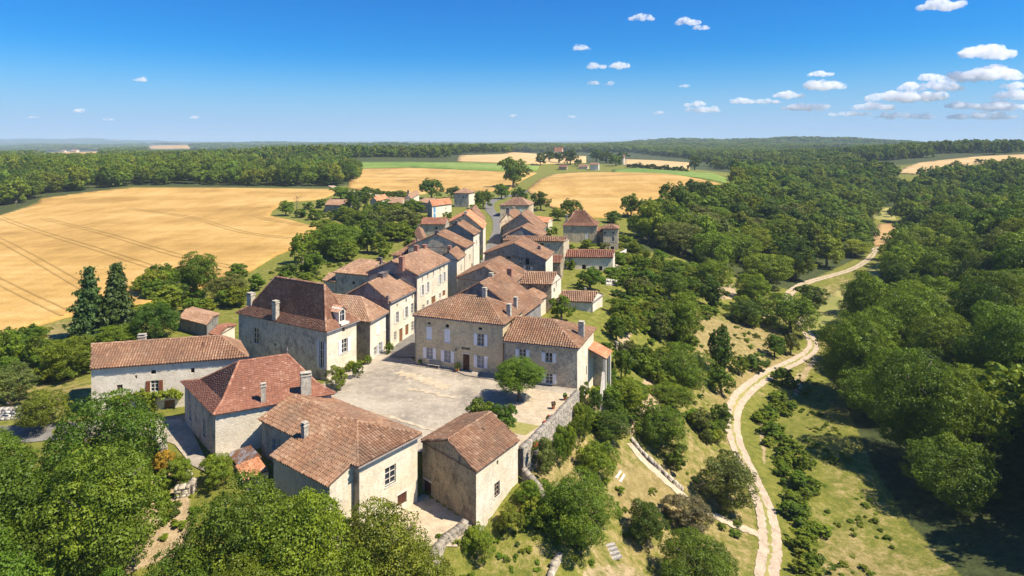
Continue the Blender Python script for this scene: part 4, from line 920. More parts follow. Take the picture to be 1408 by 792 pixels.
# --- barn in front
h = house('stone_barn', 'stone barn with a tall mottled gable, nearest the terrace wall', (578.6,606.6), (655.3,649.3), (714.4,605.2), 1.8, -3.6, 'R', ('g','g'), rv=604.7, rend=0, wall='wall_brown', tile='tile_canal', cat='barn', over=.15, wall_mats={'R': 'wall_cream'}, wmin=.27)
win(h,'L',587.5,661,687,1.1,'door','door_brown','','dark red brown plank door'); win(h,'R',683.5,663,682,.85,'glass','wood'); win(h,'R',684,633,640,.3,'hole'); win(h,'R',675,711,731,.9,'glass','wood'); win(h,'R',715,646,662,.5,'hole')
finish(h)
BARN = h
# --- old shed and porch by the left gardens
h = house('ruined_shed', 'low ruined shed with a sagging pale roof near the wheat edge', (245.7,437), (284,447), (301.5,432), 2.0, 0, 'L', ('g','g'), rise=.5, wall='wall_dark', tile='tile_pale', cat='shed'); finish(h)
h = house('porch', 'small open porch with a white wall against the big mansion', (287,459), (300,461), (325,447), 2.2, 0, 'L', ('g','g'), rise=.5, wall='wall_white', tile='tile_red', cat='porch'); finish(h)
# --- front block: gable at the far end, hip towards us, and a lower wing under the same slope
h = house('courtyard_house', 'wide house with a big rust tile roof and a mullioned window behind the front trees', (355.6,576.8), (492,642.2), (580,597), 3.2, -3.0, 'L', ('g','h'), rv=543, rend=0, inset=(0,4.6), wall='wall_grey', tile='tile_canal', wmin=.27, wall_mats={'R': 'wall_cream'})
win(h,'R',537,641,666,1.25,'curtain' if False else 'glass','stone_trim'); win(h,'R',553,678,694,1.1,'door','door_brown'); win(h,'L',377,604,620,.6,'glass')
f0 = h.faces[0]; nn = (f0[1] - f0[0]).cross(f0[2] - f0[0]).normalized()
W1 = ray_plane(369.8,628,f0[0],nn); W2 = ray_plane(452,668,f0[0],nn); ed = (h.c[1]-h.c[0]).normalized()
E1 = h.c[0] + ed * (W1 - h.c[0]).dot(ed); E2 = h.c[0] + ed * (W2 - h.c[0]).dot(ed); W2.z = W1.z = min(W1.z, W2.z); 
dn = (h.c[0]-h.c[3]).normalized(); dist = ((W1-E1).dot(dn) + (W2-E2).dot(dn)) / 2; sl = (h.zr-h.ze)/((h.c[0]-h.c[3]).length/2)
W1 = E1 + dn*dist - Vector((0,0,sl*dist)); W2 = E2 + dn*dist - Vector((0,0,sl*dist))
h.faces.append([W1, W2, E2, E1])
chimney(h,419,602,583,.5,.45,'chimney_stone'); finish(h,('R',))
rt = h.root; T = Matrix.Translation(-Vector(rt.location)); m = MB()
i1, i2 = W1 - dn*.3 + ed*.12, W2 - dn*.3 - ed*.12; j1, j2 = E1 - dn*.3 + ed*.12, E2 - dn*.3 - ed*.12
for a, b in ((i1,i2),(i1,j1),(i2,j2)):
    m.poly([Vector((a.x,a.y,-5.5)), Vector((b.x,b.y,-5.5)), b - Vector((0,0,.05)), a - Vector((0,0,.05))])
o = m.build('wing_wall', MAT['wall_cream']); o.parent = rt; o.matrix_parent_inverse = T
FB = h

# lean-to by the town house: red tiled awning on stone posts, with steps
def awning():
    a, b = P(812,488,3.3), P(835.5,500,2.3); w = TB.walls[TB.idx['R']]; d = (w['b']-w['a']).normalized(); n = w['n']
    base = w['a'] + d * (w['L']-3.0); q = [Vector((base.x,base.y,3.3)) + d*0, Vector((base.x,base.y,3.3)) + d*3.2]
    e = [p + n*2.4 - Vector((0,0,1.0)) for p in q]
    rt = empty('lean_to', (base.x+n.x, base.y+n.y, -3.2), 'orange tiled lean-to on pale posts against the town house end wall', 'lean-to'); T = Matrix.Translation(-Vector(rt.location))
    R = MB(); f = [e[0], e[1], q[1], q[0]]; R.poly(f); R.poly([x - Vector((0,0,.1)) for x in reversed(f)])
    roof = R.build('roof', MAT['roof_under']); roof.parent = rt; roof.matrix_parent_inverse = T
    V, Q, C = tiles(f, .3, .42, False, 0, 5); wadd('roof_tiles', np_mesh('roof_tiles', V, [np.array(Q)], [MAT['tile_orange']], np.repeat(np.array(C)[:,None],3,1)), roof, rt, kind='stuff')
    for p in (e[0] + d*.25 - n*.25, e[1] - d*.25 - n*.25):
        m = MB(); m.box((p.x,p.y,-5.5), d*.18, n*.18, (0,0,p.z+5.5-.1)); o = m.build('post', MAT['stone_trim']); o.parent = rt; o.matrix_parent_inverse = T
    m = MB(); p = e[1] - n*.2; q1 = q[1]; m.hexa([Vector((q1.x,q1.y,-5.5)),Vector((p.x,p.y,-5.5)),Vector((p.x,p.y,-5.5))-d*.2,Vector((q1.x,q1.y,-5.5))-d*.2],[Vector((q1.x,q1.y,3.1)),Vector((p.x,p.y,2.2)),Vector((p.x,p.y,2.2))-d*.2,Vector((q1.x,q1.y,3.1))-d*.2])
    o = m.build('side_wall', MAT['wall_stone']); o.parent = rt; o.matrix_parent_inverse = T
    c = e[0] - n*.2; m = MB(); m.hexa([Vector((c.x,c.y,-6)), Vector((c.x,c.y,-6))-d*2.0, Vector((c.x,c.y,-6))-d*2.0-n*.35, Vector((c.x,c.y,-6))-n*.35], [Vector((c.x,c.y,.6)), Vector((c.x,c.y,-3.4))-d*2.0, Vector((c.x,c.y,-3.4))-d*2.0-n*.35, Vector((c.x,c.y,.6))-n*.35])
    o = m.build('buttress', MAT['stone_trim']); o.parent = rt; o.matrix_parent_inverse = T
awning()

# rusty sheet roof between the two front houses
def rusty():
    q = [P(311.6,623,-.2), P(344,612,.9), P(356,628,.9), P(326,640,-.2)]; q2 = [q[3], q[2], P(369,646,.85), P(338,660,-.25)]
    rt = empty('rusty_lean_to', (q[0].x+1, q[0].y-1, -2.2), 'low lean-to half rusty sheet metal half orange tile between two big houses', 'lean-to'); T = Matrix.Translation(-Vector(rt.location))
    def put(m, nm, mt, par=rt):
        o = m.build(nm, mt); o.parent = par
        if par is rt: o.matrix_parent_inverse = T
        return o
    m = MB(); up = (q[1]-q[0]); al = (q[3]-q[0]); N_ = 22
    for i in range(N_):
        z0 = .06*(i%2); z1 = .06*((i+1)%2)
        a = q[0]+al*(i/N_); b = q[0]+al*((i+1)/N_); m.poly([a+Vector((0,0,z0)), b+Vector((0,0,z1)), b+up+Vector((0,0,z1)), a+up+Vector((0,0,z0))])
    put(m, 'sheet_metal', MAT['rust_metal'])
    f = [q2[0], q2[3], q2[2], q2[1]]; R = MB(); R.poly(f); R.poly([x-Vector((0,0,.1)) for x in reversed(f)]); roof = put(R, 'roof', MAT['roof_under'])
    V, Q, C = tiles(f, .30, .45, False, 0, 9); wadd('roof_tiles', np_mesh('roof_tiles', V, [np.array(Q)], [MAT['tile_orange']], np.repeat(np.array(C)[:,None],3,1)), roof, rt, kind='stuff')
    m = MB()
    for a, b in ((q[0], q2[3]), (q[0], q[1]), (q2[3], q2[2])):
        m.poly([Vector((a.x,a.y,-5)), Vector((b.x,b.y,-5)), b-Vector((0,0,.12)), a-Vector((0,0,.12))])
    put(m, 'wall', MAT['wall_stone'])
rusty()

# dry-stone and rubble walls
def stone_wall(name, label, line, ht, th=.5, below=2.5, seed=0, size=.42, col=(.52,.46,.37), ramp=None, cap=True):
    r = np.random.default_rng(seed); L = [Vector(p) for p in line]; V, Q, C = [], [], []
    root = empty(name, (L[0].x, L[0].y, L[0].z), label, 'wall'); T = Matrix.Translation(-Vector(root.location)); core = MB()
    for a, b in zip(L[:-1], L[1:]):
        d = b - a; ln = Vector((d.x, d.y, 0)).length; dd = Vector((d.x, d.y, 0)) / ln; n = Vector((-dd.y, dd.x, 0)); h2 = th/2 - .06
        core.hexa([a - n*h2 - Vector((0,0,below)), b - n*h2 - Vector((0,0,below)), b + n*h2 - Vector((0,0,below)), a + n*h2 - Vector((0,0,below))], [a - n*h2 + Vector((0,0,ht-.08)), b - n*h2 + Vector((0,0,ht-.08)), b + n*h2 + Vector((0,0,ht-.08)), a + n*h2 + Vector((0,0,ht-.08))])
        z = -below; row = 0
        while z < ht:
            hh = size * r.uniform(.45, .7); top = z + hh >= ht; s = -r.random()*size
            while s < ln:
                w_ = size * r.uniform(.7, 1.6); s0, s1 = max(0, s), min(ln, s + w_)
                if s1 - s0 > .08:
                    t0 = s0/ln; base = a + d*((s0+s1)/2/ln); jt = r.uniform(-.03, .05); e = th/2 + jt; zz = z + (r.uniform(-.02,.05) if top else 0)
                    sides = [(-e, -e + .18 + 0), (e - .18, e)] if not top else [(-e-.03, e+.03)]
                    for (n0, n1) in sides:
                        k = len(V); g = .015
                        for zc, sh in ((zz + g, 0), (zz + hh - g, .02)):
                            for (q0, q1) in ((s0+g+sh, n0+sh), (s1-g-sh, n0+sh), (s1-g-sh, n1-sh), (s0+g+sh, n1-sh)):
                                p = a + dd*q0 + n*q1; p.z = a.z + d.z*(q0/ln) + zc + r.uniform(-.015,.015); V.append(tuple(p))
                        Q += [(k,k+1,k+5,k+4),(k+1,k+2,k+6,k+5),(k+2,k+3,k+7,k+6),(k+3,k,k+4,k+7),(k+4,k+5,k+6,k+7)]
                        c = np.array(col) * r.uniform(.62, 1.3); C += [c]*5
                s += w_
            z += hh; row += 1
    o = core.build('core', MAT['chimney_dark']); o.parent = root; o.matrix_parent_inverse = T
    wadd('stones', np_mesh('stones', V, [np.array(Q)], [MAT['wall_rubble']], np.clip(np.array(C),0,1)), root, root, kind='stuff')
    return root
stone_wall('terrace_wall', 'long rubble retaining wall along the right edge of the forecourt', [(0.9,59.3,0),(2.4,62.0,0),(4.5,66.2,0),(7.75,73.2,0)], .65, .5, 4.2, 1, .36, (.33,.29,.23))
stone_wall('terrace_wall', 'broken wall stub running down from the corner of the stone barn', [(1.1,58.9,-1.4),(2.6,57.2,-2.2),(3.2,55.6,-3.2)], .3, .5, 2.0, 2, .45, (.33,.28,.21))
stone_wall('parapet_wall', 'rubble parapet of the small terrace, running forward from the barn corner', [(-3.9,52.6,-3.0),(-5.6,50.6,-3.2),(-7.2,47.6,-3.6)], .8, .5, 2.4, 3, .4, (.33,.28,.21))
stone_wall('garden_wall', 'low pale wall above the lane at the left edge', [tuple(G(-120,582)), tuple(G(-40,578)), tuple(G(30,575)), tuple(G(62,572))], 1.0, .5, 1.2, 4, .42, (.55,.50,.43))
stone_wall('gate_pier_wall', 'short thick rubble wall ending in a pier at the shaded courtyard', [tuple(G(214,606)), tuple(G(217,620)), tuple(G(226,640))], 1.7, .55, 1.0, 5, .42, (.50,.43,.32))
stone_wall('garden_wall', 'thin wall edging the shaded courtyard beside the yellow shrub', [tuple(G(226,640)), tuple(G(246,652)), tuple(G(262,664))], .7, .35, 1.0, 6, .4, (.55,.47,.35))
stone_wall('garden_wall', 'small ruined wall end above the sandy clearing', [tuple(G(240,684)), tuple(G(262,680)), tuple(G(268,672))], .9, .5, 1.0, 7, .42, (.52,.44,.32))
stone_wall('garden_wall', 'dark retaining wall across the orchard below the big leafy trees', [tuple(G(866,505)), tuple(G(884,512)), tuple(G(900,528))], 1.3, .5, 1.5, 8, .5, (.40,.35,.28))
stone_wall('garden_wall', 'long low wall between the green shrubs under the garden house', [tuple(G(846,478)), tuple(G(868,486)), tuple(G(884,500))], 1.0, .5, 1.5, 9, .5, (.34,.30,.25))
stone_wall('garden_wall', 'pale garden wall in front of the long cream shed', [tuple(G(846,372)), tuple(G(860,376)), tuple(G(874,373))], 1.2, .5, 1.5, 10, .7, (.62,.52,.40))
stone_wall('garden_wall', 'curved pale wall climbing behind the long cream shed', [tuple(G(850,352)), tuple(G(860,347)), tuple(G(866,338))], .8, .5, 1.5, 11, .7, (.68,.62,.52))
stone_wall('garden_wall', 'white garden wall beside the round tree by the small house', [tuple(G(832,391)), tuple(G(848,393))], 1.0, .5, 1.5, 12, .7, (.66,.60,.50))
stone_wall('garden_wall', 'broken pale wall at the bottom edge under the fig tree', [tuple(G(770,768)), tuple(G(760,785)), tuple(G(752,812))], .4, .45, 1.2, 13, .42, (.55,.47,.36))
stone_wall('garden_wall', 'stone edging along the narrow garden path', [tuple(G(868,606)), tuple(G(884,626)), tuple(G(910,650)), tuple(G(940,677))], .35, .3, .8, 14, .45, (.60,.52,.40))

# --- furniture of the square
def frame_of(h, side):
    w = h.walls[h.idx[side]]; d = (w['b'] - w['a']).normalized(); return w, d, w['n']
def on_wall(h, side, u, off, z=0):
    w, d, n = frame_of(h, side); p = ray_plane(u, 480, w['a'], n); return Vector((p.x, p.y, z)) + n * off, d, n
def bench(u, lab):
    p, d, n = on_wall(TH, 'L', u, .45, .05); rt = empty('bench', p, lab, 'bench'); T = Matrix.Translation(-Vector(rt.location))
    def put(m, nm, mt):
        o = m.build(nm, mt); o.parent = rt; o.matrix_parent_inverse = T
    for s in (-.75, .75):
        m = MB(); m.box(p + d*s + n*.18, d*.05, n*.04, (0,0,.42)); put(m, 'leg', MAT['wood_grey'])
        m = MB(); m.box(p + d*s - n*.18, d*.05, n*.04, (0,0,.85)); put(m, 'leg', MAT['wood_grey'])
    for k in range(3):
        m = MB(); m.box(p + n*(-.13+.14*k) + Vector((0,0,.42)), d*.9, n*.06, (0,0,.04)); put(m, 'slat', MAT['wood_grey'])
    for k in range(2):
        m = MB(); m.box(p - n*.23 + Vector((0,0,.56+.17*k)), d*.9, n*.02, (0,0,.12)); put(m, 'slat', MAT['wood_grey'])
bench(599, 'grey wooden bench against the town hall wall')
def leafball(name, c, r_, n, leaf, mat, seed, parent, root, squash=1.0, part='foliage'):
    q = np.random.default_rng(seed); D = q.normal(size=(n,3)); D /= np.linalg.norm(D,axis=1)[:,None]; Pn = D * (r_ * q.uniform(.55,1.05,(n,1))); Pn[:,2] *= squash
    V, Q = leaf_quads(Pn + np.array(c), D, leaf, q); me = np_mesh(part, V, [Q], [MAT[mat]], np.repeat(np.clip(q.normal(.5,.2,(n,1)),0,1),3,1))
    return wadd(part, me, parent, root)
def leaf_quads(Pn, Nn, leaf, q, jit=.7, elong=1.5):
    n = len(Pn); N_ = Nn + q.normal(0, jit, (n,3)); N_ /= np.linalg.norm(N_,axis=1)[:,None] + 1e-9
    A = np.cross(N_, q.normal(size=(n,3))); A /= np.linalg.norm(A,axis=1)[:,None] + 1e-9; B = np.cross(N_, A)
    s = leaf * q.uniform(.6,1.3,(n,1)); a = A*s*.5*elong; b = B*s*.5; k = N_*s*.15
    V = np.stack([Pn-a, Pn-b+k, Pn+a, Pn+b+k],1).reshape(-1,3); Q = np.arange(n*4).reshape(-1,4); return V, Q
def potted(p, lab, r_=.3, flower='leaf_mid', ht=.6, seed=1, pot='terracotta'):
    rt = empty('potted_plant', p, lab, 'potted plant'); T = Matrix.Translation(-Vector(rt.location)); m = MB(); m.bar(p, p+Vector((0,0,.4)), r_*.7, 10, 0, r_); m.bar(p+Vector((0,0,.36)), p+Vector((0,0,.42)), r_*1.1, 10)
    o = m.build('pot', MAT[pot]); o.parent = rt; o.matrix_parent_inverse = T
    leafball('foliage', p+Vector((0,0,.4+ht*.5)), ht*.7, 160, .12, 'leaf_mid', seed, rt, rt)
    if flower != 'leaf_mid': leafball('flowers', p+Vector((0,0,.45+ht*.6)), ht*.75, 40, .1, flower, seed+9, rt, rt, part='flowers')
p, d, n = on_wall(TH,'L',631,.5,.05); potted(p, 'green plant in a terracotta pot left of the brown town hall door', .3, 'leaf_mid', .7, 3)
p, d, n = on_wall(TH,'L',579,.3,.05); potted(p, 'low dark plant pot at the left corner of the town hall', .22, 'leaf_mid', .35, 4, 'chimney_dark')
potted(P(736,624,0.05), 'red geraniums in a dark pot on the path behind the barn', .3, 'red_flower', .45, 5, 'chimney_dark')
for u, v, lab, fl in ((764,560,'flower pot on the wall below the round tree, furthest back','pink_flower'),(757,580,'flower pot standing on the retaining wall bend','red_flower'),(780,548,'brown pot at the foot of the town house corner','leaf_mid'),(752,588,'flower pot nearest the strip of grass','red_flower')):
    potted(P(u-3,v+2,.08), lab, .22, fl, .35, int(u), 'terracotta')
# low raised kerb platform before the town hall door
def slab(name, pts, z0, z1, mat, **k):
    m = MB(); n_ = len(pts); m.poly([Vector((p[0],p[1],z1)) for p in pts])
    for i in range(n_):
        a, b = pts[i], pts[(i+1)%n_]; m.poly([Vector((a[0],a[1],z0)), Vector((b[0],b[1],z0)), Vector((b[0],b[1],z1)), Vector((a[0],a[1],z1))])
    return m.build(name, MAT[mat], **k)
w, d, n = frame_of(TH,'L'); q1, _, _ = on_wall(TH,'L',641,0,0); q2, _, _ = on_wall(TH,'L',688,0,0)
slab('pavement', [q1 - d*.9 + n*.02, q2 + n*.02, q2 + n*1.6, q1 + d*.6 + n*1.5, q1 - d*.9 + n*.8], -.2, .16, 'gravel_square', kind='structure')
q0, _, _ = on_wall(TH,'L',568,0,0); slab('pavement', [q0 + n*.02, q1 - d*.95 + n*.02, q1 - d*.95 + n*.7, q0 + n*.7], -.2, .13, 'gravel_square', kind='structure')
# lettering above the town hall door
def sign():
    p, d, n = on_wall(TH,'L',640.5,.03,0); w = TH.walls[TH.idx['L']]; z = H - (480.5 - V0)*p.y/F
    rt = empty('sign', Vector((p.x,p.y,z)), 'dark metal lettering reading MAIRIE over the brown door', 'sign')
    cu = bpy.data.curves.new('letters','FONT'); cu.body = 'MAIRIE'; cu.size = .36; cu.align_x = 'CENTER'; cu.extrude = .02; cu.space_character = 1.1; cu.offset = .012; cu.materials.append(MAT['letter_dark'])
    o = bpy.data.objects.new('lettering', cu); link(o); dd = d if d.x > 0 else -d
    M_ = Matrix((( dd.x, 0, n.x, p.x), (dd.y, 0, n.y, p.y), (0, 1, 0, z), (0, 0, 0, 1))); 
    dg = bpy.context.evaluated_depsgraph_get(); me = bpy.data.meshes.new_from_object(o.evaluated_get(dg)); me.transform(M_); bpy.data.objects.remove(o)
    wadd('lettering', me, rt, rt)
    # lamp bracket to the left of the sign
    q, _, _ = on_wall(TH,'L',629,.02,0); zz = H - (478 - V0)*q.y/F; r2 = empty('wall_lamp', Vector((q.x,q.y,zz)), 'small dark lantern bracket on the ochre wall', 'lamp'); m = MB()
    q = Vector((q.x,q.y,zz)); m.bar(q, q+n*.45, .025, 6); m.bar(q+n*.05-Vector((0,0,.3)), q+n*.35, .02, 5); o = m.build('bracket', MAT['metal_dark']); o.parent = r2; o.matrix_parent_inverse = Matrix.Translation(-q)
    m = MB(); m.bar(q+n*.45-Vector((0,0,.3)), q+n*.45-Vector((0,0,.02)), .07, 6, 0, .12); m.bar(q+n*.45, q+n*.45+Vector((0,0,.1)), .14, 6, 0, .02); o = m.build('lantern', MAT['metal_dark']); o.parent = r2; o.matrix_parent_inverse = Matrix.Translation(-q)
sign()
# white car behind the barn
def car(p, yaw):
    rt = empty('parked_car', p, 'white parked car in the shade of the long grey barn', 'car'); X = Vector((math.cos(yaw),math.sin(yaw),0)); Yv = Vector((-X.y,X.x,0)); U_ = Vector((0,0,1)); T = Matrix.Translation(-Vector(p)); p = Vector(p)
    def put(m, nm, mt, par=rt, sm=False):
        o = m.build(nm, mt, smooth=sm); o.parent = par
        if par is rt: o.matrix_parent_inverse = T
        return o
    prof = [(-2.05,.35),(-2.1,.75),(-1.95,.95),(-1.2,1.0),(-.75,1.42),(.7,1.45),(1.35,1.02),(2.0,.85),(2.1,.6),(2.05,.35)]
    m = MB(); wd = lambda z: .82 if z < 1.05 else .64
    L_ = [p + X*x + U_*z + Yv*wd(z) for x, z in prof]; R_ = [p + X*x + U_*z - Yv*wd(z) for x, z in prof]
    for i in range(len(prof)):
        j = (i+1) % len(prof); m.poly([L_[i], L_[j], R_[j], R_[i]])
    m.poly(L_); m.poly(R_[::-1]); put(m, 'body', MAT['car_white'])
    m = MB()
    for s in (1,-1):
        m.poly([p + X*x + U_*z + Yv*s*(wd(z)+.012 if z < 1.1 else wd(z)+.03) for x, z in ((-1.1,1.03),(-.72,1.36),(.66,1.38),(1.15,1.05))])
    m.poly([p + X*x + U_*z + Yv*y for x, z, y in ((1.33,1.06,.72),(1.33,1.06,-.72),(.75,1.44,-.6),(.75,1.44,.6))]); m.poly([p + X*x + U_*z + Yv*y for x, z, y in ((-1.2,1.05,.72),(-1.2,1.05,-.72),(-.8,1.43,-.6),(-.8,1.43,.6))]); put(m, 'window', MAT['glass'])
    for x in (-1.3,1.3):
        for s in (1,-1):
            c = p + X*x + U_*.32 + Yv*s*.84; m = MB(); m.bar(c - Yv*s*.2, c + Yv*s*.02, .32, 14); wq = put(m, 'wheel', MAT['rubber']); m = MB(); m.bar(c + Yv*s*.02, c + Yv*s*.03, .18, 10); put(m, 'rim', MAT['gutter'], wq)
    for s in (1,-1):
        m = MB(); c = p + X*2.06 + U_*.7 + Yv*s*.6; m.box(c, X*.04, Yv*.14, (0,0,.12)); put(m, 'headlight', MAT['glass'])
g = G(471,291); car((g.x+.3, g.y-1.0, g.z), math.radians(70))
# distant farm beyond the right field
for a in (('white_farmhouse','small pale cube farmhouse beyond the wheat',(811,226.5),(823,226.6),('w',82,558),9.5,4,'L',('g','g'),1.6,'wall_white','tile_pale'),
          ('farm_shed','low farm shed with a pale roof beside the pale farmhouse',(795,229.5),(808,229.6),('w',68,545),7,4,'L',('g','g'),2.0,'wall_cream','tile_pale'),
          ('farm_shed','low dark farm shed half behind shrubs at the road bend',(768,229.8),(779,229.9),('w',48,545),7,4,'L',('g','g'),2.2,'wall_brown','tile_flat'),
          ('farm_house','red roofed farmhouse far off among the trees',(762,208),(773,208.2),('w',85,1020),18,10,'L',('g','g'),5,'wall_cream','tile_orange'),
          ('farm_tower','little pale tower at the edge of the far trees',(856,216),(859,216),('w',120,640),15,6,'L',('h','h'),2.5,'wall_white','tile_pale')):
    nm, lab, l_, n_, r_, ze, zg, rd, en, rise, wl, tl = a
    cn = corner(n_, ze); r_ = ('w', cn.x+2, cn.y+ (8 if cn.y<900 else 14))
    h = house(nm, lab, l_, n_, r_, ze, zg, rd, en, rise=rise, inset=(2.4,2.4), wall=wl, tile=tl, cat='farm building'); h.zb = zg-6; h.roof_kind='canal'; h.wmin=.8; finish(h)

for u, v, lab in ((86,209.5,'pale farm buildings below the horizon on the left'),(101,210,'tiny white house beside the distant left field')):
    g = G(u, v); h = house('far_farm', lab, ('w', g.x-10, g.y+1), ('w', g.x+10, g.y-2), ('w', g.x+13, g.y+10), g.z+6, g.z-1, 'L', ('g','g'), rise=4, wall='wall_cream', tile='tile_pale', cat='farm building'); h.wmin = 1.2; finish(h)
# ------------------------------------------------------------------ trees
def leaf_n(n, q): return q.normal(size=(n, 3))
def crown_mesh(name, seed, n_lobe, n_leaf, leaf, shape='round', zlo=.0):
    """foliage of one crown: width 1, height 1, built of leaf-sized faces on many uneven boughs"""
    q = np.random.default_rng(seed)
    nb = max(7, n_lobe // 4); i = np.arange(nb) + .5; ph = np.arccos(1 - 1.9 * i / nb); th = math.pi * (1 + 5 ** .5) * i + q.normal(0, .3, nb)
    D = np.c_[np.cos(th) * np.sin(ph), np.sin(th) * np.sin(ph), np.cos(ph)]; br = q.uniform(.26, .42, nb)
    if shape == 'tall': prof = lambda z: np.clip(1.0 - .62 * (z * .5 + .5) ** 1.5, .2, 1)
    else: prof = lambda z: np.clip(1.0 - .10 * z, .5, 1.1)
    B = D * ((1 - br) * q.uniform(.72, 1.12, nb))[:, None]; B[:, :2] *= prof(B[:, 2])[:, None]
    B = np.r_[B, q.normal(0, .18, (2, 3))]; br = np.r_[br, (.42, .4)]
    # clumps of twigs on every bough
    Cn, lr, tone = [], [], []
    per = max(4, int(n_lobe / 5.5)); bt = q.normal(.5, .10, len(B))
    for j in range(len(B)):
        k = int(per * (br[j] / .34) ** 2) + 2; d = q.normal(size=(k, 3)); d += B[j] * 1.1; d[:, 2] += .3; d /= np.linalg.norm(d, axis=1)[:, None]
        r = br[j] * q.uniform(.30, .46, k); Cn.append(B[j] + d * (br[j] * q.uniform(.70, 1.08, k))[:, None]); lr.append(r); tone.append(bt[j] + q.normal(0, .11, k))
    Cn = np.concatenate(Cn); lr = np.concatenate(lr); tone = np.concatenate(tone); m = len(Cn)
    P_, N_, T_ = [], [], []; w = lr ** 2; cnt = np.maximum(3, (n_leaf * .86 * w / w.sum()).astype(int))
    out = Cn / (np.linalg.norm(Cn, axis=1)[:, None] + .2)
    for j in range(m):
        n = int(cnt[j] * 1.3) + 3; d = q.normal(size=(n, 3)) + out[j] * .7; d[:, 2] += .35; d /= np.linalg.norm(d, axis=1)[:, None]
        p = Cn[j] + d * (lr[j] * q.uniform(.62, 1.12, n))[:, None] * np.array([1.1, 1.1, .8]); dist = np.linalg.norm(p[:, None] - Cn[None], axis=2) / lr[None]; dist[:, j] = 9; keep = dist.min(1) > .6
        p, d = p[keep][:cnt[j]], d[keep][:cnt[j]]; P_.append(p); N_.append(d); T_.append(np.full(len(p), tone[j]) + q.normal(0, .07, len(p)))
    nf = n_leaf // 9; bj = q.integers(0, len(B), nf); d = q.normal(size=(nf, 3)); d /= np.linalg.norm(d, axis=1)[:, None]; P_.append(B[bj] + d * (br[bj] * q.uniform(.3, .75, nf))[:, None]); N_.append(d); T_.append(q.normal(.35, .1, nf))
    Pn = np.concatenate(P_); Nn = np.concatenate(N_); T = np.clip(np.concatenate(T_), 0, 1)
    V, Q = leaf_quads(Pn, Nn, leaf * 2, q, .42); mx = np.percentile(np.abs(V), 99.7, axis=0)
    V = V / np.array([mx[0], mx[1], mx[2]]) * .5; V[:, 2] = (V[:, 2] + .5) * (1 - zlo) + zlo
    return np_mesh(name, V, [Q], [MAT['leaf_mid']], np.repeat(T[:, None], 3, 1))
def conifer_mesh(name, seed, tiers, leaf):
    q = np.random.default_rng(seed); P_, N_, T_ = [], [], []
    for k in range(tiers):
        t = (k + q.uniform(0, .5)) / tiers; z = .04 + .95 * t; R = .5 * (1 - t) ** .7 * q.uniform(.7, 1.15) + .02; nb = int(5 + 9 * (1 - t)); a0 = q.uniform(0, 6.28)
        for b in range(nb):
            a = a0 + 6.28 * b / nb + q.normal(0, .15); Lb = R * q.uniform(.65, 1.15); n = int(16 + 110 * Lb)
            s = q.uniform(.12, 1, n) ** .8; w = q.normal(0, .05 + .02, n) * (1.2 - s) * 1.2
            x = np.cos(a) * s * Lb - np.sin(a) * w; y = np.sin(a) * s * Lb + np.cos(a) * w; zz = z - s * Lb * .28 + (s ** 2) * Lb * .12 + q.normal(0, .006, n) - np.abs(q.normal(0, .012, n))
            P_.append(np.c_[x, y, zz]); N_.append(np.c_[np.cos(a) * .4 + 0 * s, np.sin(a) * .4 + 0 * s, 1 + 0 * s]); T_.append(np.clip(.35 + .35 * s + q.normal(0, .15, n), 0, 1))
    Pn = np.concatenate(P_); Nn = np.concatenate(N_); T = np.concatenate(T_); V, Q = leaf_quads(Pn, Nn, leaf, q, .5, 2.2)
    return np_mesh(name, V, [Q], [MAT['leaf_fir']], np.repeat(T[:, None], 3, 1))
def trunk_mesh(name, seed, spread=.3, top=.72, r_=.030, limbs=7, n=7):
    q = random.Random(seed); m = MB(); p = Vector((0, 0, -.06)); pts = [p]; 
    for i in range(5): pts.append(Vector((q.uniform(-.02, .02) * i * .5, q.uniform(-.02, .02) * i * .5, -.06 + (top + .06) * (i + 1) / 5)))
    for i in range(5): m.bar(pts[i], pts[i + 1] + Vector((0, 0, .004)), r_ * (1.5 - .24 * i) if i else r_ * 1.9, n, 0, r_ * (1.5 - .24 * (i + 1)))
    for k in range(limbs):
        spread_ = spread * .8; z = .22 + (top - .25) * k / limbs; a = k * 2.4 + q.uniform(-.4, .4); b = Vector((math.cos(a) * spread * q.uniform(.7, 1.1), math.sin(a) * spread * q.uniform(.7, 1.1), z + q.uniform(.14, .28)))
        s = Vector((0, 0, z)); mid = (s + b) / 2 + Vector((0, 0, -.02)); m.bar(s, mid, r_ * .7, 5, 0, r_ * .45); m.bar(mid, b, r_ * .45, 5, 0, r_ * .15)
    me = bpy.data.meshes.new(name); me.from_pydata(m.v, [], m.f); me.materials.append(MAT['bark']); me.polygons.foreach_set("use_smooth", [True] * len(m.f)); return me
LOD = {}
for key, nl, nn, lf in (('A', 96, 36000, .0140), ('B', 72, 17000, .020), ('C', 44, 6000, .034), ('D', 26, 1600, .068)):
    for v in range(3): LOD[('round', key, v)] = crown_mesh('crown', 100 + v * 7 + nl, nl, nn, lf, 'round', .10)
    for v in range(2): LOD[('tall', key, v)] = crown_mesh('crown', 300 + v * 5 + nl, nl, nn, lf, 'tall', .07)
    for v in range(2): LOD[('shrub', key, v)] = crown_mesh('foliage', 500 + v * 5 + nl, nl // 2, nn // 2 + 300, lf * 1.35, 'round', 0)
LOD[('shade', 'A', 0)] = LOD[('shade', 'A', 1)] = crown_mesh('crown', 77, 110, 46000, .0155, 'round', .26)
LOD[('fir', 'A', 0)] = conifer_mesh('crown', 5, 30, .030); LOD[('fir', 'A', 1)] = conifer_mesh('crown', 6, 28, .030)
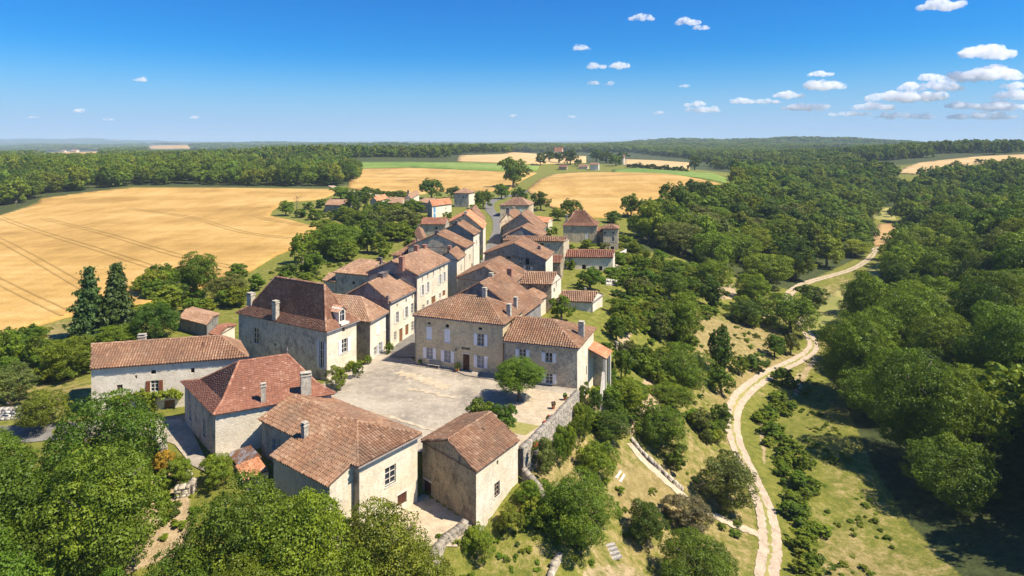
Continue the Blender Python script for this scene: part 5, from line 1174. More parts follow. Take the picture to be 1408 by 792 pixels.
TR = [trunk_mesh('trunk', s) for s in (1, 2, 3)]; TRF = trunk_mesh('trunk', 9, .12, .95, .022, 3); TRS = trunk_mesh('trunk', 4, .3, .6, .02, 5)
SEQ = [0]
def tree_at(p, rx, h, kind='round', mat='leaf_mid', label=None, cat='tree', group=None, name='tree', lod=None, yaw=None, ry=None):
    p = Vector(p); SEQ[0] += 1; k = SEQ[0]; wpx = 2 * rx * F / max(p.y, 20)
    lod = lod or ('A' if p.y < 85 and kind == 'shrub' and name == 'shrub' else 'B' if p.y < 120 and kind == 'shrub' and name == 'shrub' and wpx < 85 else 'A' if wpx > 85 else 'B' if wpx > 48 else 'C' if wpx > 22 else 'D')
    if kind == 'fir': key = ('fir', 'A', k % 2)
    else: key = (kind, lod, k % (3 if kind == 'round' else 2))
    root = empty(name, p, label, cat, group); root.scale = (2 * rx, 2 * (ry or rx), h); root.rotation_euler = (0, 0, (k * 1.37) % 6.28 if yaw is None else yaw)
    c = bpy.data.objects.new('foliage' if kind == 'shrub' else 'crown', LOD[key]); link(c, root); c.material_slots[0].link = 'OBJECT'; c.material_slots[0].material = MAT[mat]
    t = bpy.data.objects.new('stem' if kind == 'shrub' else 'trunk', TRF if kind == 'fir' else TRS if kind == 'shrub' else TR[k % 3]); link(t, root)
    return root
def tree_px(u0, u1, vt, vb, kind, mat, label, name='tree', cat='tree', group=None, wid=1.0):
    uc = (u0 + u1) / 2; g = G(uc, vb - (vb - vt) * (.10 if kind != 'shrub' else .14)); rx = (u1 - u0) / 2 * g.y / F * wid
    zt = H - (vt - V0) * (g.y + rx * .3) / F; hh = max(zt - g.z, .5)
    return tree_at(g, rx, hh, kind, mat, label, cat, group, name)
R_, T_, S_, FI = 'round', 'tall', 'shrub', 'fir'
TREES = [
 (103,142,362,480,FI,'leaf_fir','left one of two dark spiky firs behind the long left house'),(139,181,358,476,FI,'leaf_fir','right one of two dark spiky firs behind the long left house'),
 (236,304,346,415,R_,'leaf_mid','big rounded tree at the wheat edge left of the mansion'),(213,257,384,427,R_,'leaf_dark','dark squat tree below the big rounded one at the wheat edge'),
 (311,342,361,393,T_,'leaf_mid','small pointed tree between the wheat and the mansion roof'),(288,342,376,418,R_,'leaf_olive','greyish bushy tree touching the mansion chimney'),
 (183,246,414,474,R_,'leaf_dark','dark round tree right of the two firs'),(135,190,446,478,R_,'leaf_bright','bright low tree behind the long left house roof'),(232,262,470,500,R_,'leaf_mid','small tree squeezed behind the long roof ridge'),
 (32,62,459,512,T_,'leaf_mid','upright tree in the left garden by the wheat'),(62,126,460,526,R_,'leaf_bright','wide light green tree in the left garden'),(-10,34,452,512,R_,'leaf_bright','yellowish tree at the left frame edge above the lawn'),
 (-25,48,500,562,R_,'leaf_olive','olive green tree over the low wall at the left edge'),(28,92,534,598,R_,'leaf_yellow','thin sparse yellow green tree beside the grey lane'),
 (380,410,361,387,R_,'leaf_dark','dark globe shaped tree on the lawn behind the mansion'),(416,449,346,382,R_,'leaf_bright','light round tree with a clear trunk behind the mansion'),(398,434,318,368,R_,'leaf_bright','light tree at the field corner above the mansion'),
 (428,494,306,360,R_,'leaf_mid','large full tree in the middle of the left gardens'),(460,494,330,362,R_,'leaf_bright','light bushy tree right of the large full one'),(490,520,309,352,R_,'leaf_dark','dark tree in the centre of the left gardens'),
 (505,540,321,352,R_,'leaf_bright','bright green round tree before the dark garden trees'),(497,532,289,330,R_,'leaf_olive','greyish tree deep in the left gardens'),(528,568,306,334,R_,'leaf_bright','light tree beside the grey lean roof of the row'),
 (530,568,284,312,R_,'leaf_olive','pale tree below the farm roofs'),(470,508,290,318,R_,'leaf_mid','low tree below the white car'),(473,512,259,297,R_,'leaf_dark','tall dark tree hiding the end of the grey barn'),
 (453,484,255,276,R_,'leaf_bright','light green tree behind the pale roofed barn'),(381,405,275,299,R_,'leaf_bright','bright round tree standing in the wheat edge, leftmost of its clump'),(547,584,273,298,R_,'leaf_mid','tree before the tiny gabled house'),
 (547,585,291,320,R_,'leaf_olive','wide pale crowned tree left of the long red roof'),(524,543,274,289,R_,'leaf_mid','small tree with a golden side between two farm roofs'),(577,610,245,276,R_,'leaf_mid','large isolated globe tree against the golden field'),
 (534,560,261,273,R_,'leaf_bright','small tree along the field hedge behind the farm roofs'),(613,636,256,274,R_,'leaf_dark','dark tree left behind the pigeon tower'),(651,678,261,290,R_,'leaf_mid','full tree right of the pigeon tower'),
 (684,728,214,262,R_,'leaf_mid','tallest roadside oak between the two golden fields'),(677,702,252,276,R_,'leaf_mid','roadside tree below the tall oak'),(701,726,257,281,R_,'leaf_mid','tree behind the low hipped house at the street end'),
 (729,758,262,292,R_,'leaf_mid','dark green tree on the near edge of the right wheat field'),(755,780,285,305,R_,'leaf_bright','low light tree left of the tall manor'),(771,801,273,300,R_,'leaf_mid','tree just behind the flared manor roof'),
 (830,856,289,309,T_,'leaf_mid','small pointed tree behind the turret'),(853,882,266,303,R_,'leaf_bright','tall light tree at the wheat edge right of the turret'),(874,904,272,306,R_,'leaf_mid','second tall tree at the wheat edge right of the turret'),
 (918,950,260,300,R_,'leaf_dark','dark tree at the right corner of the wheat field'),(748,767,311,328,R_,'leaf_bright','little orchard tree right of the dark gables'),
 (790,833,366,402,R_,'leaf_mid','dense dark round tree before the long cream shed'),(752,792,405,443,R_,'leaf_mid','bushy green tree left of the small garden house'),
 (614,631,350,380,T_,'leaf_bright','narrow bright tree in the gap of the street row'),(652,664,347,366,T_,'leaf_bright','slim light tree on the street pavement'),
 (866,905,368,402,R_,'leaf_mid','tree at the top of the right orchard'),(895,945,372,414,R_,'leaf_mid','broad tree in the upper orchard'),(856,899,379,418,R_,'leaf_olive','silvery grey green tree in the orchard'),
 (833,869,407,437,R_,'leaf_bright','neat round bush like tree by the orchard lawn'),(833,862,432,473,R_,'leaf_mid','upright tree below the neat round one'),(889,926,428,474,T_,'leaf_olive','conical tree left of the dry meadow'),
 (900,972,404,482,R_,'leaf_bright','largest light tree at the left of the dry meadow'),(960,995,378,430,T_,'leaf_dark','dark upright tree at the top of the dry meadow'),(955,1008,356,408,R_,'leaf_bright','light spreading tree above the dry meadow'),
 (1010,1062,374,424,R_,'leaf_bright','yellow green tree beside the sandy patch'),(1000,1052,412,448,R_,'leaf_dark','dark thicket tree below the sandy patch'),(1052,1120,403,464,R_,'leaf_mid','big rounded tree inside the bend of the track'),
 (1094,1140,388,434,R_,'leaf_dark','dark tree right of the upper bend of the track'),(1050,1080,458,494,R_,'leaf_mid','bushy tree on the inner side of the track'),(1076,1099,456,491,R_,'leaf_olive','small round tree closest to the track bend'),
 (972,1012,446,526,T_,'leaf_dark','tall dark poplar like tree below the dry meadow'),(890,976,470,546,R_,'leaf_mid','huge round tree in the middle of the orchard slope'),(973,1010,503,545,R_,'leaf_mid','tree under the tall dark one'),
 (838,870,476,528,R_,'leaf_mid','dark leafy tree beside the orange lean-to roof'),(850,880,466,500,R_,'leaf_olive','small pale tree above the dark retaining wall'),(838,886,519,566,R_,'leaf_bright','bright fig like tree at the foot of the lean-to'),
 (814,868,563,614,R_,'leaf_dark','dark bushy tree at the top of the garden path'),(870,946,554,620,R_,'leaf_mid','broad low tree right of the garden path'),(892,954,525,562,R_,'leaf_bright','low light vine covered tree under the orchard wall'),
 (912,948,606,653,R_,'leaf_mid','small round tree with a trunk beside the garden path'),(792,852,604,668,R_,'leaf_bright','light green tree below the forecourt wall'),(741,850,646,768,R_,'leaf_mid','big fig tree on the slope under the village'),
 (858,918,686,756,R_,'leaf_dark','dark round tree right of the big fig tree'),(905,1012,728,830,R_,'leaf_mid','wide tree at the bottom edge left of the farm track'),(960,1038,622,704,R_,'leaf_olive','spreading tree leaning to the farm track'),
 (675,746,493,553,R_,'leaf_bright','round clipped shade tree on the forecourt'),(638,680,546,590,R_,'leaf_mid','small leafy tree behind the barn roof, left one'),(672,713,552,594,R_,'leaf_mid','small leafy tree behind the barn roof, right one'),
 (1080,1112,790,840,R_,'leaf_mid','bush tree at the bottom edge right of the farm track'),(948,982,560,600,R_,'leaf_olive','scrubby tree between path and track'),
]
for (u0, u1, vt, vb, kd, mt, lab) in TREES:
    if lab.startswith('round clipped'):
        g = P(714, 551, .05); tree_at(g, 2.95, 4.9, 'shade', 'leaf_mid', lab, lod='A'); continue
    tree_px(u0, u1, vt, vb, kd, mt, lab, name='fir_tree' if kd == FI else 'tree', wid=1.6 if kd == FI else 1.0)
SHRUBS = [
 (403,424,287,301,'leaf_mid','low bush in the clump by the wheat'),(423,443,286,305,'leaf_bright','pointed bush beside the wheat corner'),(433,451,273,288,'leaf_mid','clipped bush left of the grey barn'),(416,431,277,290,'leaf_mid','bush behind the pointed one in the wheat clump'),
 (452,472,288,305,'leaf_dark','dark bush before the white car'),(343,368,376,403,'leaf_mid','bush at the left shoulder of the mansion roof'),(520,539,340,358,'leaf_bright','light dome shaped bush behind the long row house'),(645,662,279,293,'leaf_bright','bright bush below the pigeon tower'),
 (607,622,291,301,'leaf_bright','bush under the blue shutters'),(798,821,329,345,'leaf_bright','large bright bush against the manor wall'),(824,840,333,345,'leaf_olive','olive bush before the turret'),(775,791,335,344,'leaf_bright','low yellow green bush left of the manor'),
 (774,792,355,372,'leaf_bright','bush at the left end of the long cream shed'),(528,542,469,489,'leaf_mid','round bush by the pink door arch in the street'),(848,870,380,397,'leaf_mid','bushes behind the white wall by the garden'),
 (818,846,468,490,'leaf_mid','leafy bush behind the town house corner'),(796,812,524,566,'leaf_mid','tall hedge shrub at the town house corner'),(808,828,534,572,'leaf_dark','dark hedge shrub beside the lean-to posts'),(769,806,545,597,'leaf_bright','climbing shrub over the retaining wall, upper one'),
 (756,782,582,628,'leaf_mid','dark green climber on the retaining wall'),(724,764,598,664,'leaf_olive','dry olive climber at the lower end of the retaining wall'),(708,746,660,706,'leaf_bright','bright bush at the barn corner below the wall stub'),(682,720,692,734,'leaf_yellow','pale yellow green bush at the barn foot'),
 (633,679,719,776,'leaf_bright','round light bush in front of the small terrace'),(220,262,628,676,'leaf_bright','round bright bush in front of the shaded courtyard'),(206,238,618,650,'leaf_gold','yellow flowering shrub by the courtyard wall'),(184,214,600,640,'leaf_olive','dry brown scrub by the gate pier'),
 (276,322,622,676,'leaf_bright','bright shrub at the foot of the hipped house'),(448,476,500,542,'leaf_bright','climbing vine at the corner of the mansion'),(470,490,495,512,'leaf_bright','vine arching over the mansion side door'),(484,500,494,524,'leaf_mid','shrub right of the mansion side door'),
 (500,512,488,503,'leaf_bright','small shrub at the narrow passage'),(910,978,676,736,'leaf_flower','pink flowering bush beside the garden path'),(1060,1092,502,532,'leaf_mid','dark bush on the outer side of the track'),(1020,1060,484,510,'leaf_mid','hedge bush along the inner track, upper one'),
 (1002,1030,486,518,'leaf_bright','hedge bush along the inner track, lower one'),(1128,1146,452,470,'leaf_mid','bush at the lower meadow corner'),(372,392,470,486,'leaf_mid','ivy at the foot of the long mansion wall'),(346,366,475,492,'leaf_mid','dark ivy on the left foot of the mansion wall'),(962,980,590,612,'leaf_olive','dry scrub left of the track'),
 (884,900,560,580,'leaf_bright','small bush on the bare slope'),(812,840,700,720,'leaf_mid','weeds beside the wooden steps'),(270,300,430,450,'leaf_bright','yellow shrub beside the ruined shed'),(196,232,476,490,'leaf_mid','hedge behind the long roof chimney'),
]
for (u0, u1, vt, vb, mt, lab) in SHRUBS: tree_px(u0, u1, vt, vb, S_, mt, lab, name='shrub', cat='shrub')
# foreground trees, on the slope below the village
for (x, y, rx, hh, kd, mt, lab) in (
 (-35.2,53.5,4.6,9.8,R_,'leaf_mid','front left tree whose top hides the garage door'),(-44,51,5.0,8.2,R_,'leaf_mid','front left tree beside the grey lane'),(-31.2,46.5,4.9,10.6,R_,'leaf_mid','tall front left tree next to the sandy clearing'),
 (-39.5,45,5.4,11,R_,'leaf_mid','great leafy tree filling the lower left corner'),(-34,38.5,4.8,10.5,R_,'leaf_mid','tree at the bottom edge left of the clearing'),(-26.3,40,2.8,7.5,R_,'leaf_mid','smaller tree below the sandy clearing'),(-50,44,5.5,9.5,R_,'leaf_mid','leafy tree cut by the left frame edge'),
 (-19.5,44.5,4.3,9.9,R_,'leaf_mid','front tree before the rusty lean-to'),(-14.8,43.5,4.3,10.0,R_,'leaf_bright','front middle tree covering the big canal tile roof foot'),(-22.6,42,3.2,7.6,R_,'leaf_mid','front tree right of the sandy clearing'),(-17.5,39.5,4.0,8.6,R_,'leaf_bright','front tree at the bottom edge under the big roof'),
 (-9.2,44,3.4,8.4,T_,'leaf_yellow','pointed yellow green tree before the mullioned window'),(-11.8,41,3.4,8.0,R_,'leaf_bright','light tree at the bottom edge in the middle'),(-6.6,42.5,2.8,7.0,T_,'leaf_yellow','smaller yellowish tree beside the terrace parapet')):
    tree_at((x, y, h1(x, y)), rx, hh, kd, mt, lab, lod='A')
# grape vine trained along the front of the long house
def vine():
    q = np.random.default_rng(3); w = B01.walls[B01.idx['L']]; n = w['n']; d = (w['b'] - w['a']).normalized(); Pn = []
    for (u0, v0, u1, v1, k, wd) in ((172,545,240,539,900,.25),(196,540,212,556,500,.4),(190,560,205,576,500,.45),(238,538,248,543,200,.25),(155,546,172,548,150,.2)):
        for t in np.linspace(0, 1, k):
            p = ray_plane(u0 + (u1 - u0) * t + q.normal(0, 2.2), v0 + (v1 - v0) * t + q.normal(0, 4 * wd * 2), w['a'], n); Pn.append(p + n * abs(q.normal(.25, .25)))
    Pn = np.array([tuple(p) for p in Pn]); Pn[:, 2] = np.maximum(Pn[:, 2], -.4); c = Pn.mean(0); rt = empty('grape_vine', (c[0], c[1], -.5), 'green grape vine trained over the doors of the long left house', 'vine')
    V, Q = leaf_quads(Pn, np.tile(np.array(n) + [0, 0, .6], (len(Pn), 1)), .22, q); wadd('leaves', np_mesh('leaves', V, [Q], [MAT['leaf_bright']], np.repeat(np.clip(q.normal(.6, .2, (len(Pn), 1)), 0, 1), 3, 1)), rt, rt)
    m = MB(); p = ray_plane(197, 572, w['a'], n) + n * .2; m.bar(p, p + Vector((0, 0, 2.4)), .06, 6); m.bar(p + Vector((0, 0, 2.3)), p + Vector((0, 0, 2.5)) - d * 2.4, .04, 5); m.bar(p + Vector((0, 0, 2.3)), p + Vector((0, 0, 2.5)) + d * 3, .04, 5); o = m.build('stem', MAT['bark']); o.parent = rt; o.matrix_parent_inverse = Matrix.Translation(-Vector(rt.location))
vine()
# bare dead tree by the wheat
g = G(408, 290); rt = empty('dead_tree', g, 'bare leafless tree standing in the wheat edge clump', 'tree'); rt.scale = (5, 5, 7)
o = bpy.data.objects.new('trunk', trunk_mesh('trunk', 21, .42, .95, .018, 16, 5)); link(o, rt)
# scrub hedge along the outer side of the track
q = random.Random(5); line = smooth_line(gp((1072,792),(1092,740),(1086,700),(1070,650),(1052,610),(1044,585),(1058,560),(1082,535)), 8)
for i, p in enumerate(line):
    if q.random() < .3: continue
    x, y = p.x + q.uniform(-.2, 4.0), p.y + q.uniform(-.8, .8); r0 = q.uniform(.7, 1.7); mt = q.choice(['leaf_mid', 'leaf_bright', 'leaf_bright', 'leaf_bright', 'leaf_yellow']); zone = ('lowest' if i < 19 else 'lower' if i < 36 else 'upper' if i < 48 else 'topmost')
    cw = {'leaf_mid': 'green', 'leaf_bright': 'bright green', 'leaf_yellow': 'yellowish', 'leaf_olive': 'olive'}[mt]
    tree_at((x, y, h1(x, y)), r0, r0 * q.uniform(.8, 1.3), S_, mt, '%s %s scrub bush outside the %s stretch of farm track' % ('wide' if r0 > 1.1 else 'small', cw, zone), 'shrub', 'scrub bushes along the outer side of the farm track', 'scrub_bush')

for k, (x, y, r0, hh, mt, lab) in enumerate(((3.3,62.6,.9,2.6,'leaf_olive','dry creeper hanging on the terrace wall nearest the barn'),(4.3,64.4,1.0,3.0,'leaf_mid','green creeper on the middle of the terrace wall'),(5.6,66.9,1.0,3.2,'leaf_bright','bright creeper on the terrace wall above the slope'),(6.7,69.2,1.0,3.3,'leaf_mid','leafy creeper on the upper terrace wall'),(8.0,71.9,1.1,3.4,'leaf_mid','thick creeper where the terrace wall meets the town house'))):
    tree_at((x + .35, y - .2, h1(x + .9, y) - .1), r0, hh + .5, S_, mt, lab, 'shrub', None, 'creeper', lod='A')
# ------------------------------------------------------------------ woods
FIELD_PX = [[(46,220),(50,210),(100,206),(140,208),(142,217)],[(200,206),(202,199),(264,199),(265,205.5)],[(1104,213),(1118,207),(1174,204),(1170,210)],[(1222,262),(1225,240),(1262,223),(1338,214),(1420,209),(1700,205),(1700,226),(1420,226),(1338,230),(1290,245),(1258,262)],
            [(600,224),(628,210),(860,210),(960,220),(1010,248),(1010,270),(940,295),(800,302),(724,270),(640,268),(478,262),(470,222)]]
def wood_points(poly, step, seed, ymax=9e9, jitter=.42):
    q = np.random.default_rng(seed); Pw = [(p.x, p.y) for p in poly]; xs = [p[0] for p in Pw]; ys = [p[1] for p in Pw]
    gx, gy = np.meshgrid(np.arange(min(xs), max(xs), step), np.arange(min(ys), min(max(ys), ymax), step * .9)); gx = gx + (np.arange(gx.shape[0]) % 2)[:, None] * step / 2
    x = gx.ravel() + q.normal(0, jitter * step * .6, gx.size); y = gy.ravel() + q.normal(0, jitter * step * .6, gx.size)
    k = poly_sd(x, y, Pw) > 0; return x[k], y[k]
WL = gp((-260,300),(0,292),(52,274),(56,269),(120,261),(180,254.5),(300,255),(456,256.5),(488,250),(492,238),(470,222),(472,218),(628,213)) ; WL += [Vector((-60,880,0)), Vector((-900,880,0)), Vector((-900,400,0))]
WM = gp((1012,264),(965,284),(905,302),(880,312),(872,322),(868,338),(900,352),(940,356),(985,372),(1040,392),(1085,396),(1128,374),(1180,352),(1196,338),(1200,320),(1190,296),(1215,284),(1232,275),(1232,262),(1222,240),(1110,216),(1012,240))
WR = gp((1236,300),(1266,320),(1232,340),(1226,360),(1212,400),(1190,440),(1174,480),(1172,545),(1215,625),(1285,700),(1390,800)); WR += [Vector((70,46,0)), Vector((140,60,0)), Vector((400,240,0)), Vector((560,560,0)), G(1408,235), G(1338,240), G(1280,252), G(1240,268)]
pts = []
for poly, st, sd_, lab, r0, r1, hh in ((WL, 8.6, 1, 0, 4.4, 6.8, 12), (WM, 9.2, 2, 1, 4.6, 7.6, 11.5), (WR, 9.8, 3, 2, 4.8, 7.8, 12.5)):
    x, y = wood_points(poly, st, sd_); z = hgt(x, y); q = np.random.default_rng(sd_ + 50)
    if lab == 1: # keep glades in the middle wood
        uu = U0 + F * x / y; vv = V0 + F * (H - z) / y; k = (_vn(x, y, 19, 3) > -1.25) ; x, y, z = x[k], y[k], z[k]
    for i in range(len(x)):
        s = q.uniform(0, 1); pts.append((x[i], y[i], z[i], r0 + (r1 - r0) * s, hh * q.uniform(.6, 1.3), lab, q.integers(0, 1000)))
# seen size; the largest become trees of their own, the rest one mass per wood
pts = [p for p in pts if abs(p[0]) < p[1] * .90 + 12]
def seen(p): 
    u = U0 + F * p[0] / p[1]; v = V0 + F * (H - p[2] - p[4] * .6) / p[1]; inside = -30 < u < 1440 and v < 840
    return (p[3] / p[1]) if inside else 0
# front-row trees: nothing nearer covers them
pts.sort(key=seen, reverse=True)
NIND = 150
LABW = ('broadleaf tree in the dense wood behind the left wheat field', 'broadleaf tree in the wood sloping down to the farm track', 'tall broadleaf tree of the forest filling the right side')
GRPW = ('trees of the left wood', 'trees of the wood between village and track', 'trees of the right forest')
edgeL = sorted([p for p in pts if p[5] == 0 and -20 < U0 + F * p[0] / p[1] < 500], key=lambda p: p[1])[:16]
ind = set(id(p) for p in pts[:NIND]) | set(id(p) for p in edgeL)
for p in pts:
    if id(p) in ind:
        q = p[6]; mats = ('leaf_wood', 'leaf_mid', 'leaf_mid', 'leaf_bright', 'leaf_dark', 'leaf_bright', 'leaf_olive', 'leaf_wood')
        mt = mats[q % 8]; kd = 'tall' if q % 5 == 0 else 'round'; u, v = pix(p[0], p[1], p[2])
        cw = {'leaf_wood': 'green', 'leaf_mid': 'full green', 'leaf_bright': 'light green', 'leaf_dark': 'dark', 'leaf_olive': 'olive'}[mt]; sh = 'pointed' if kd == 'tall' else ('broad' if p[3] > 5.2 else 'rounded')
        if p[5] == 2: place = ('in the front corner' if v > 760 else 'on the lower slope' if v > 520 else 'halfway uphill' if v > 380 else 'high on the hillside') + (' by the meadow' if u < 1230 else ' at frame edge' if u > 1370 else '')
        elif p[5] == 1: place = ('just above the farm track' if v > 360 else 'near the wheat field corner' if u < 1000 else 'in the upper part')
        else: place = 'near the far barns' if u > 380 else 'at the left frame edge' if u < 90 else 'behind the middle wheat'
        lab = ('%s %s %s tree %s' % (cw, sh, ('left wood', 'middle wood', 'right forest')[p[5]], place))
        tree_at((p[0], p[1], p[2]), p[3], p[4], kd, mt, lab, 'tree', GRPW[p[5]], 'forest_tree')
# masses: geometry nodes place copies of three crown kinds on points
def proto_objs():
    out = []
    for i, (key, mt) in enumerate(((('round', 'C', 0), 'leaf_wood'), (('round', 'C', 1), 'leaf_wood'), (('round', 'C', 2), 'leaf_mid'), (('tall', 'C', 0), 'leaf_wood'), (('round', 'C', 0), 'leaf_dark'), (('round', 'C', 1), 'leaf_bright'))):
        out.append((LOD[key], mt))
    for i, (key, mt) in enumerate(((('round', 'D', 0), 'leaf_wood'), (('round', 'D', 1), 'leaf_wood'), (('round', 'D', 2), 'leaf_mid'), (('tall', 'D', 0), 'leaf_wood'), (('round', 'D', 0), 'leaf_dark'), (('round', 'D', 1), 'leaf_bright'))):
        out.append((LOD[key], mt))
    pc = bpy.data.collections.new('wood_kinds'); 
    for i, (me, mt) in enumerate(out):
        m2 = me.copy(); m2.materials.clear(); m2.materials.append(MAT[mt]); o = bpy.data.objects.new('kind_%02d' % i, m2); pc.objects.link(o)
    return pc
PC = proto_objs()
def mass(name, label, P_, lod=0):
    """P_ rows: x, y, z, radius, height"""
    P_ = np.array([p[:5] for p in P_]); me = bpy.data.meshes.new(name); me.vertices.add(len(P_)); me.vertices.foreach_set('co', P_[:, :3].astype(np.float32).ravel())
    q = np.random.default_rng(len(P_)); a = me.attributes.new('size', 'FLOAT_VECTOR', 'POINT'); a.data.foreach_set('vector', np.c_[P_[:, 3] * 2, P_[:, 3] * 2, P_[:, 4]].astype(np.float32).ravel())
    a = me.attributes.new('turn', 'FLOAT', 'POINT'); a.data.foreach_set('value', q.uniform(0, 6.28, len(P_)).astype(np.float32))
    a = me.attributes.new('which', 'INT', 'POINT'); a.data.foreach_set('value', ((0 if lod == 0 else 6) + q.choice(6, len(P_), p=[.24, .22, .20, .1, .06, .18])).astype(np.int32))
    o = obj(name, me, kind='stuff', label=label); md = o.modifiers.new('wood', 'NODES')
    t = bpy.data.node_groups.new('wood', 'GeometryNodeTree'); t.interface.new_socket('Geometry', in_out='INPUT', socket_type='NodeSocketGeometry'); t.interface.new_socket('Geometry', in_out='OUTPUT', socket_type='NodeSocketGeometry')
    N = t.nodes.new; gi = N('NodeGroupInput'); go = N('NodeGroupOutput'); ci = N('GeometryNodeCollectionInfo'); ci.inputs['Collection'].default_value = PC; ci.inputs['Separate Children'].default_value = True; ci.inputs['Reset Children'].default_value = True
    ip = N('GeometryNodeInstanceOnPoints'); ip.inputs['Pick Instance'].default_value = True
    def at(n, ty):
        k = N('GeometryNodeInputNamedAttribute'); k.data_type = ty; k.inputs['Name'].default_value = n; return [s for s in k.outputs if s.enabled][0]
    cx = N('ShaderNodeCombineXYZ'); t.links.new(at('turn', 'FLOAT'), cx.inputs['Z'])
    t.links.new(gi.outputs[0], ip.inputs['Points']); t.links.new(ci.outputs[0], ip.inputs['Instance']); t.links.new(at('which', 'INT'), ip.inputs['Instance Index'])
    t.links.new(cx.outputs[0], ip.inputs['Rotation']); t.links.new(at('size', 'FLOAT_VECTOR'), ip.inputs['Scale']); t.links.new(ip.outputs[0], go.inputs[0]); md.node_group = t
    return o
rest = [p for p in pts if id(p) not in ind]
for k, lab in enumerate(('dense broadleaf wood behind the left wheat field', 'dense wood on the slope between fields and farm track', 'dense forest covering the hillside at the right')):
    sub = [p for p in rest if p[5] == k]; near = [p for p in sub if p[1] < 520]; far = [p for p in sub if p[1] >= 520]
    if near: mass('forest', lab, near, 0)
    if far: mass('forest', lab + ', farther part', far, 1)
# the far country: woods to the horizon, broken by the pale fields
q = np.random.default_rng(77); out = []; y = 560.0
while y < 11000:
    st = max(9, y * .013); n = int(1.9 * y / st); x = -.95 * y + (np.arange(n) + q.uniform(-.45, .45, n)) * st; yy = y + q.uniform(-.5, .5, n) * st
    z = hgt(x, yy); uu = U0 + F * x / yy; vv = V0 + F * (H - z) / yy; keep = np.ones(n, bool)
    hh = 13 * q.uniform(.75, 1.2, n) * (1 + .15 * _vn(x, yy, 300))
    for f in FIELD_PX: keep &= poly_sd(uu, vv, f) < -0.2
    # leave the view onto the fields open: no tall crowns directly before them
    for f in FIELD_PX[:3]: keep &= poly_sd(uu, vv - 850 * hh / yy * .8, f) < -.2
    if y < 900: # inside woods only
        for wd in (WL, WM, WR): keep &= poly_sd(x, yy, [(p.x, p.y) for p in wd]) < 0
        keep &= _vn(x, yy, 60, 5) > (-.3 if y > 700 else 1.6) 
        keep &= ~((np.abs(x - 60) < 110) & (yy < 640))
    glade = (_vn(x, yy, 260, 1) > .98) & (yy > 1000); keep &= ~glade
    for i in np.nonzero(keep)[0]: out.append((x[i], yy[i], z[i] - .5, st * .62, hh[i]))
    y += st
mass('far_woods', 'distant woods rolling away to the horizon', out, 1)
print('far', len(out), 'wood', len(pts))
# scattered hedge trees of the middle distance
HEDGE = [(745,765,207,224,'leaf_dark','roundish tree by the bend of the country road'),(760,778,208,226,'leaf_dark','tree right at the road bend'),(772,796,205,229,'leaf_dark','tall dark tree beside the farm sheds'),(735,752,210,229,'leaf_mid','tree left of the road bend'),(788,800,218,230,'leaf_mid','small tree behind the farm sheds'),
 (808,832,205,224,'leaf_dark','tree behind the pale farmhouse'),(822,846,207,226,'leaf_mid','round tree right of the pale farmhouse'),(836,858,212,230,'leaf_mid','small tree at the thin meadow'),(846,866,208,222,'leaf_dark','dark tree near the little pale tower'),(945,965,214,236,'leaf_dark','lone tree above the right wheat field'),
 (700,716,228,246,'leaf_yellow','pale small tree beside the tall oak'),(716,732,230,242,'leaf_bright','slender young tree by the country road'),(498,510,256,268,'leaf_mid','hedge tree by the left road'),(510,520,260,270,'leaf_bright','small hedge tree by the left road'),(1195,1212,206,222,'leaf_dark','tree on the pale hillside'),(1358,1376,200,214,'leaf_dark','tree above the hillside field'),(1340,1352,218,226,'leaf_dark','round tree in the hillside field'),(1220,1232,286,300,'leaf_mid','small tree in the valley meadow')]
for (u0, u1, vt, vb, mt, lab) in HEDGE: tree_px(u0, u1, vt, vb, R_, mt, lab)

# undergrowth: low brambles and tall weeds on the slopes
def undergrowth():
    q = np.random.default_rng(31); out = []
    for poly, n, r0, r1 in ((((800,600),(860,560),(900,500),(960,440),(1080,445),(1100,485),(1030,535),(1000,600),(1040,690),(1040,792),(820,792),(700,740),(760,650)), 180, .25, .7), (((1085,535),(1130,470),(1150,480),(1140,560),(1180,650),(1220,740),(1280,800),(1100,800),(1085,720),(1060,640),(1040,590)), 200, .2, .5),
                            (((330,400),(430,340),(500,360),(440,420),(380,380)), 60, .3, .8), (((185,600),(262,640),(280,700),(250,740),(180,760)), 90, .2, .6), (((600,740),(760,700),(770,792),(600,800)), 60, .15, .4), (((840,420),(900,340),(1000,360),(1000,440),(880,480)), 160, .4, 1.1), (((410,340),(450,290),(570,285),(600,310),(560,340),(500,352),(440,350)), 130, 1.0, 2.4), (((840,330),(870,330),(900,400),(990,430),(960,480),(880,470),(840,400)), 110, .9, 2.2), (((780,560),(860,500),(900,540),(860,600),(800,620)), 70, .5, 1.2)):
        W = gp(*poly); xy = [(p.x, p.y) for p in W]; xs = [p[0] for p in xy]; ys = [p[1] for p in xy]; k = 0
        while k < n:
            x = q.uniform(min(xs), max(xs), 200); y = q.uniform(min(ys), max(ys), 200); g = (poly_sd(x, y, xy) > 0) & (_vn(x, y, 3.1, 2) > .1); g &= poly_sd(x, y, PLAT) < -1.2
            tr = np.array([(p.x, p.y) for p in smooth_line(TRACK, 4)]); g &= np.min(np.hypot(x[:, None] - tr[None, :, 0], y[:, None] - tr[None, :, 1]), 1) > 3.2
            for i in np.nonzero(g)[0]:
                r = q.uniform(r0, r1); out.append((x[i], y[i], h1(x[i], y[i]) - .05, r, r * q.uniform(.6, 1.2))); k += 1
                if k >= n: break
    mass('undergrowth', 'low brambles and weeds scattered over the slopes', out, 1)
undergrowth()

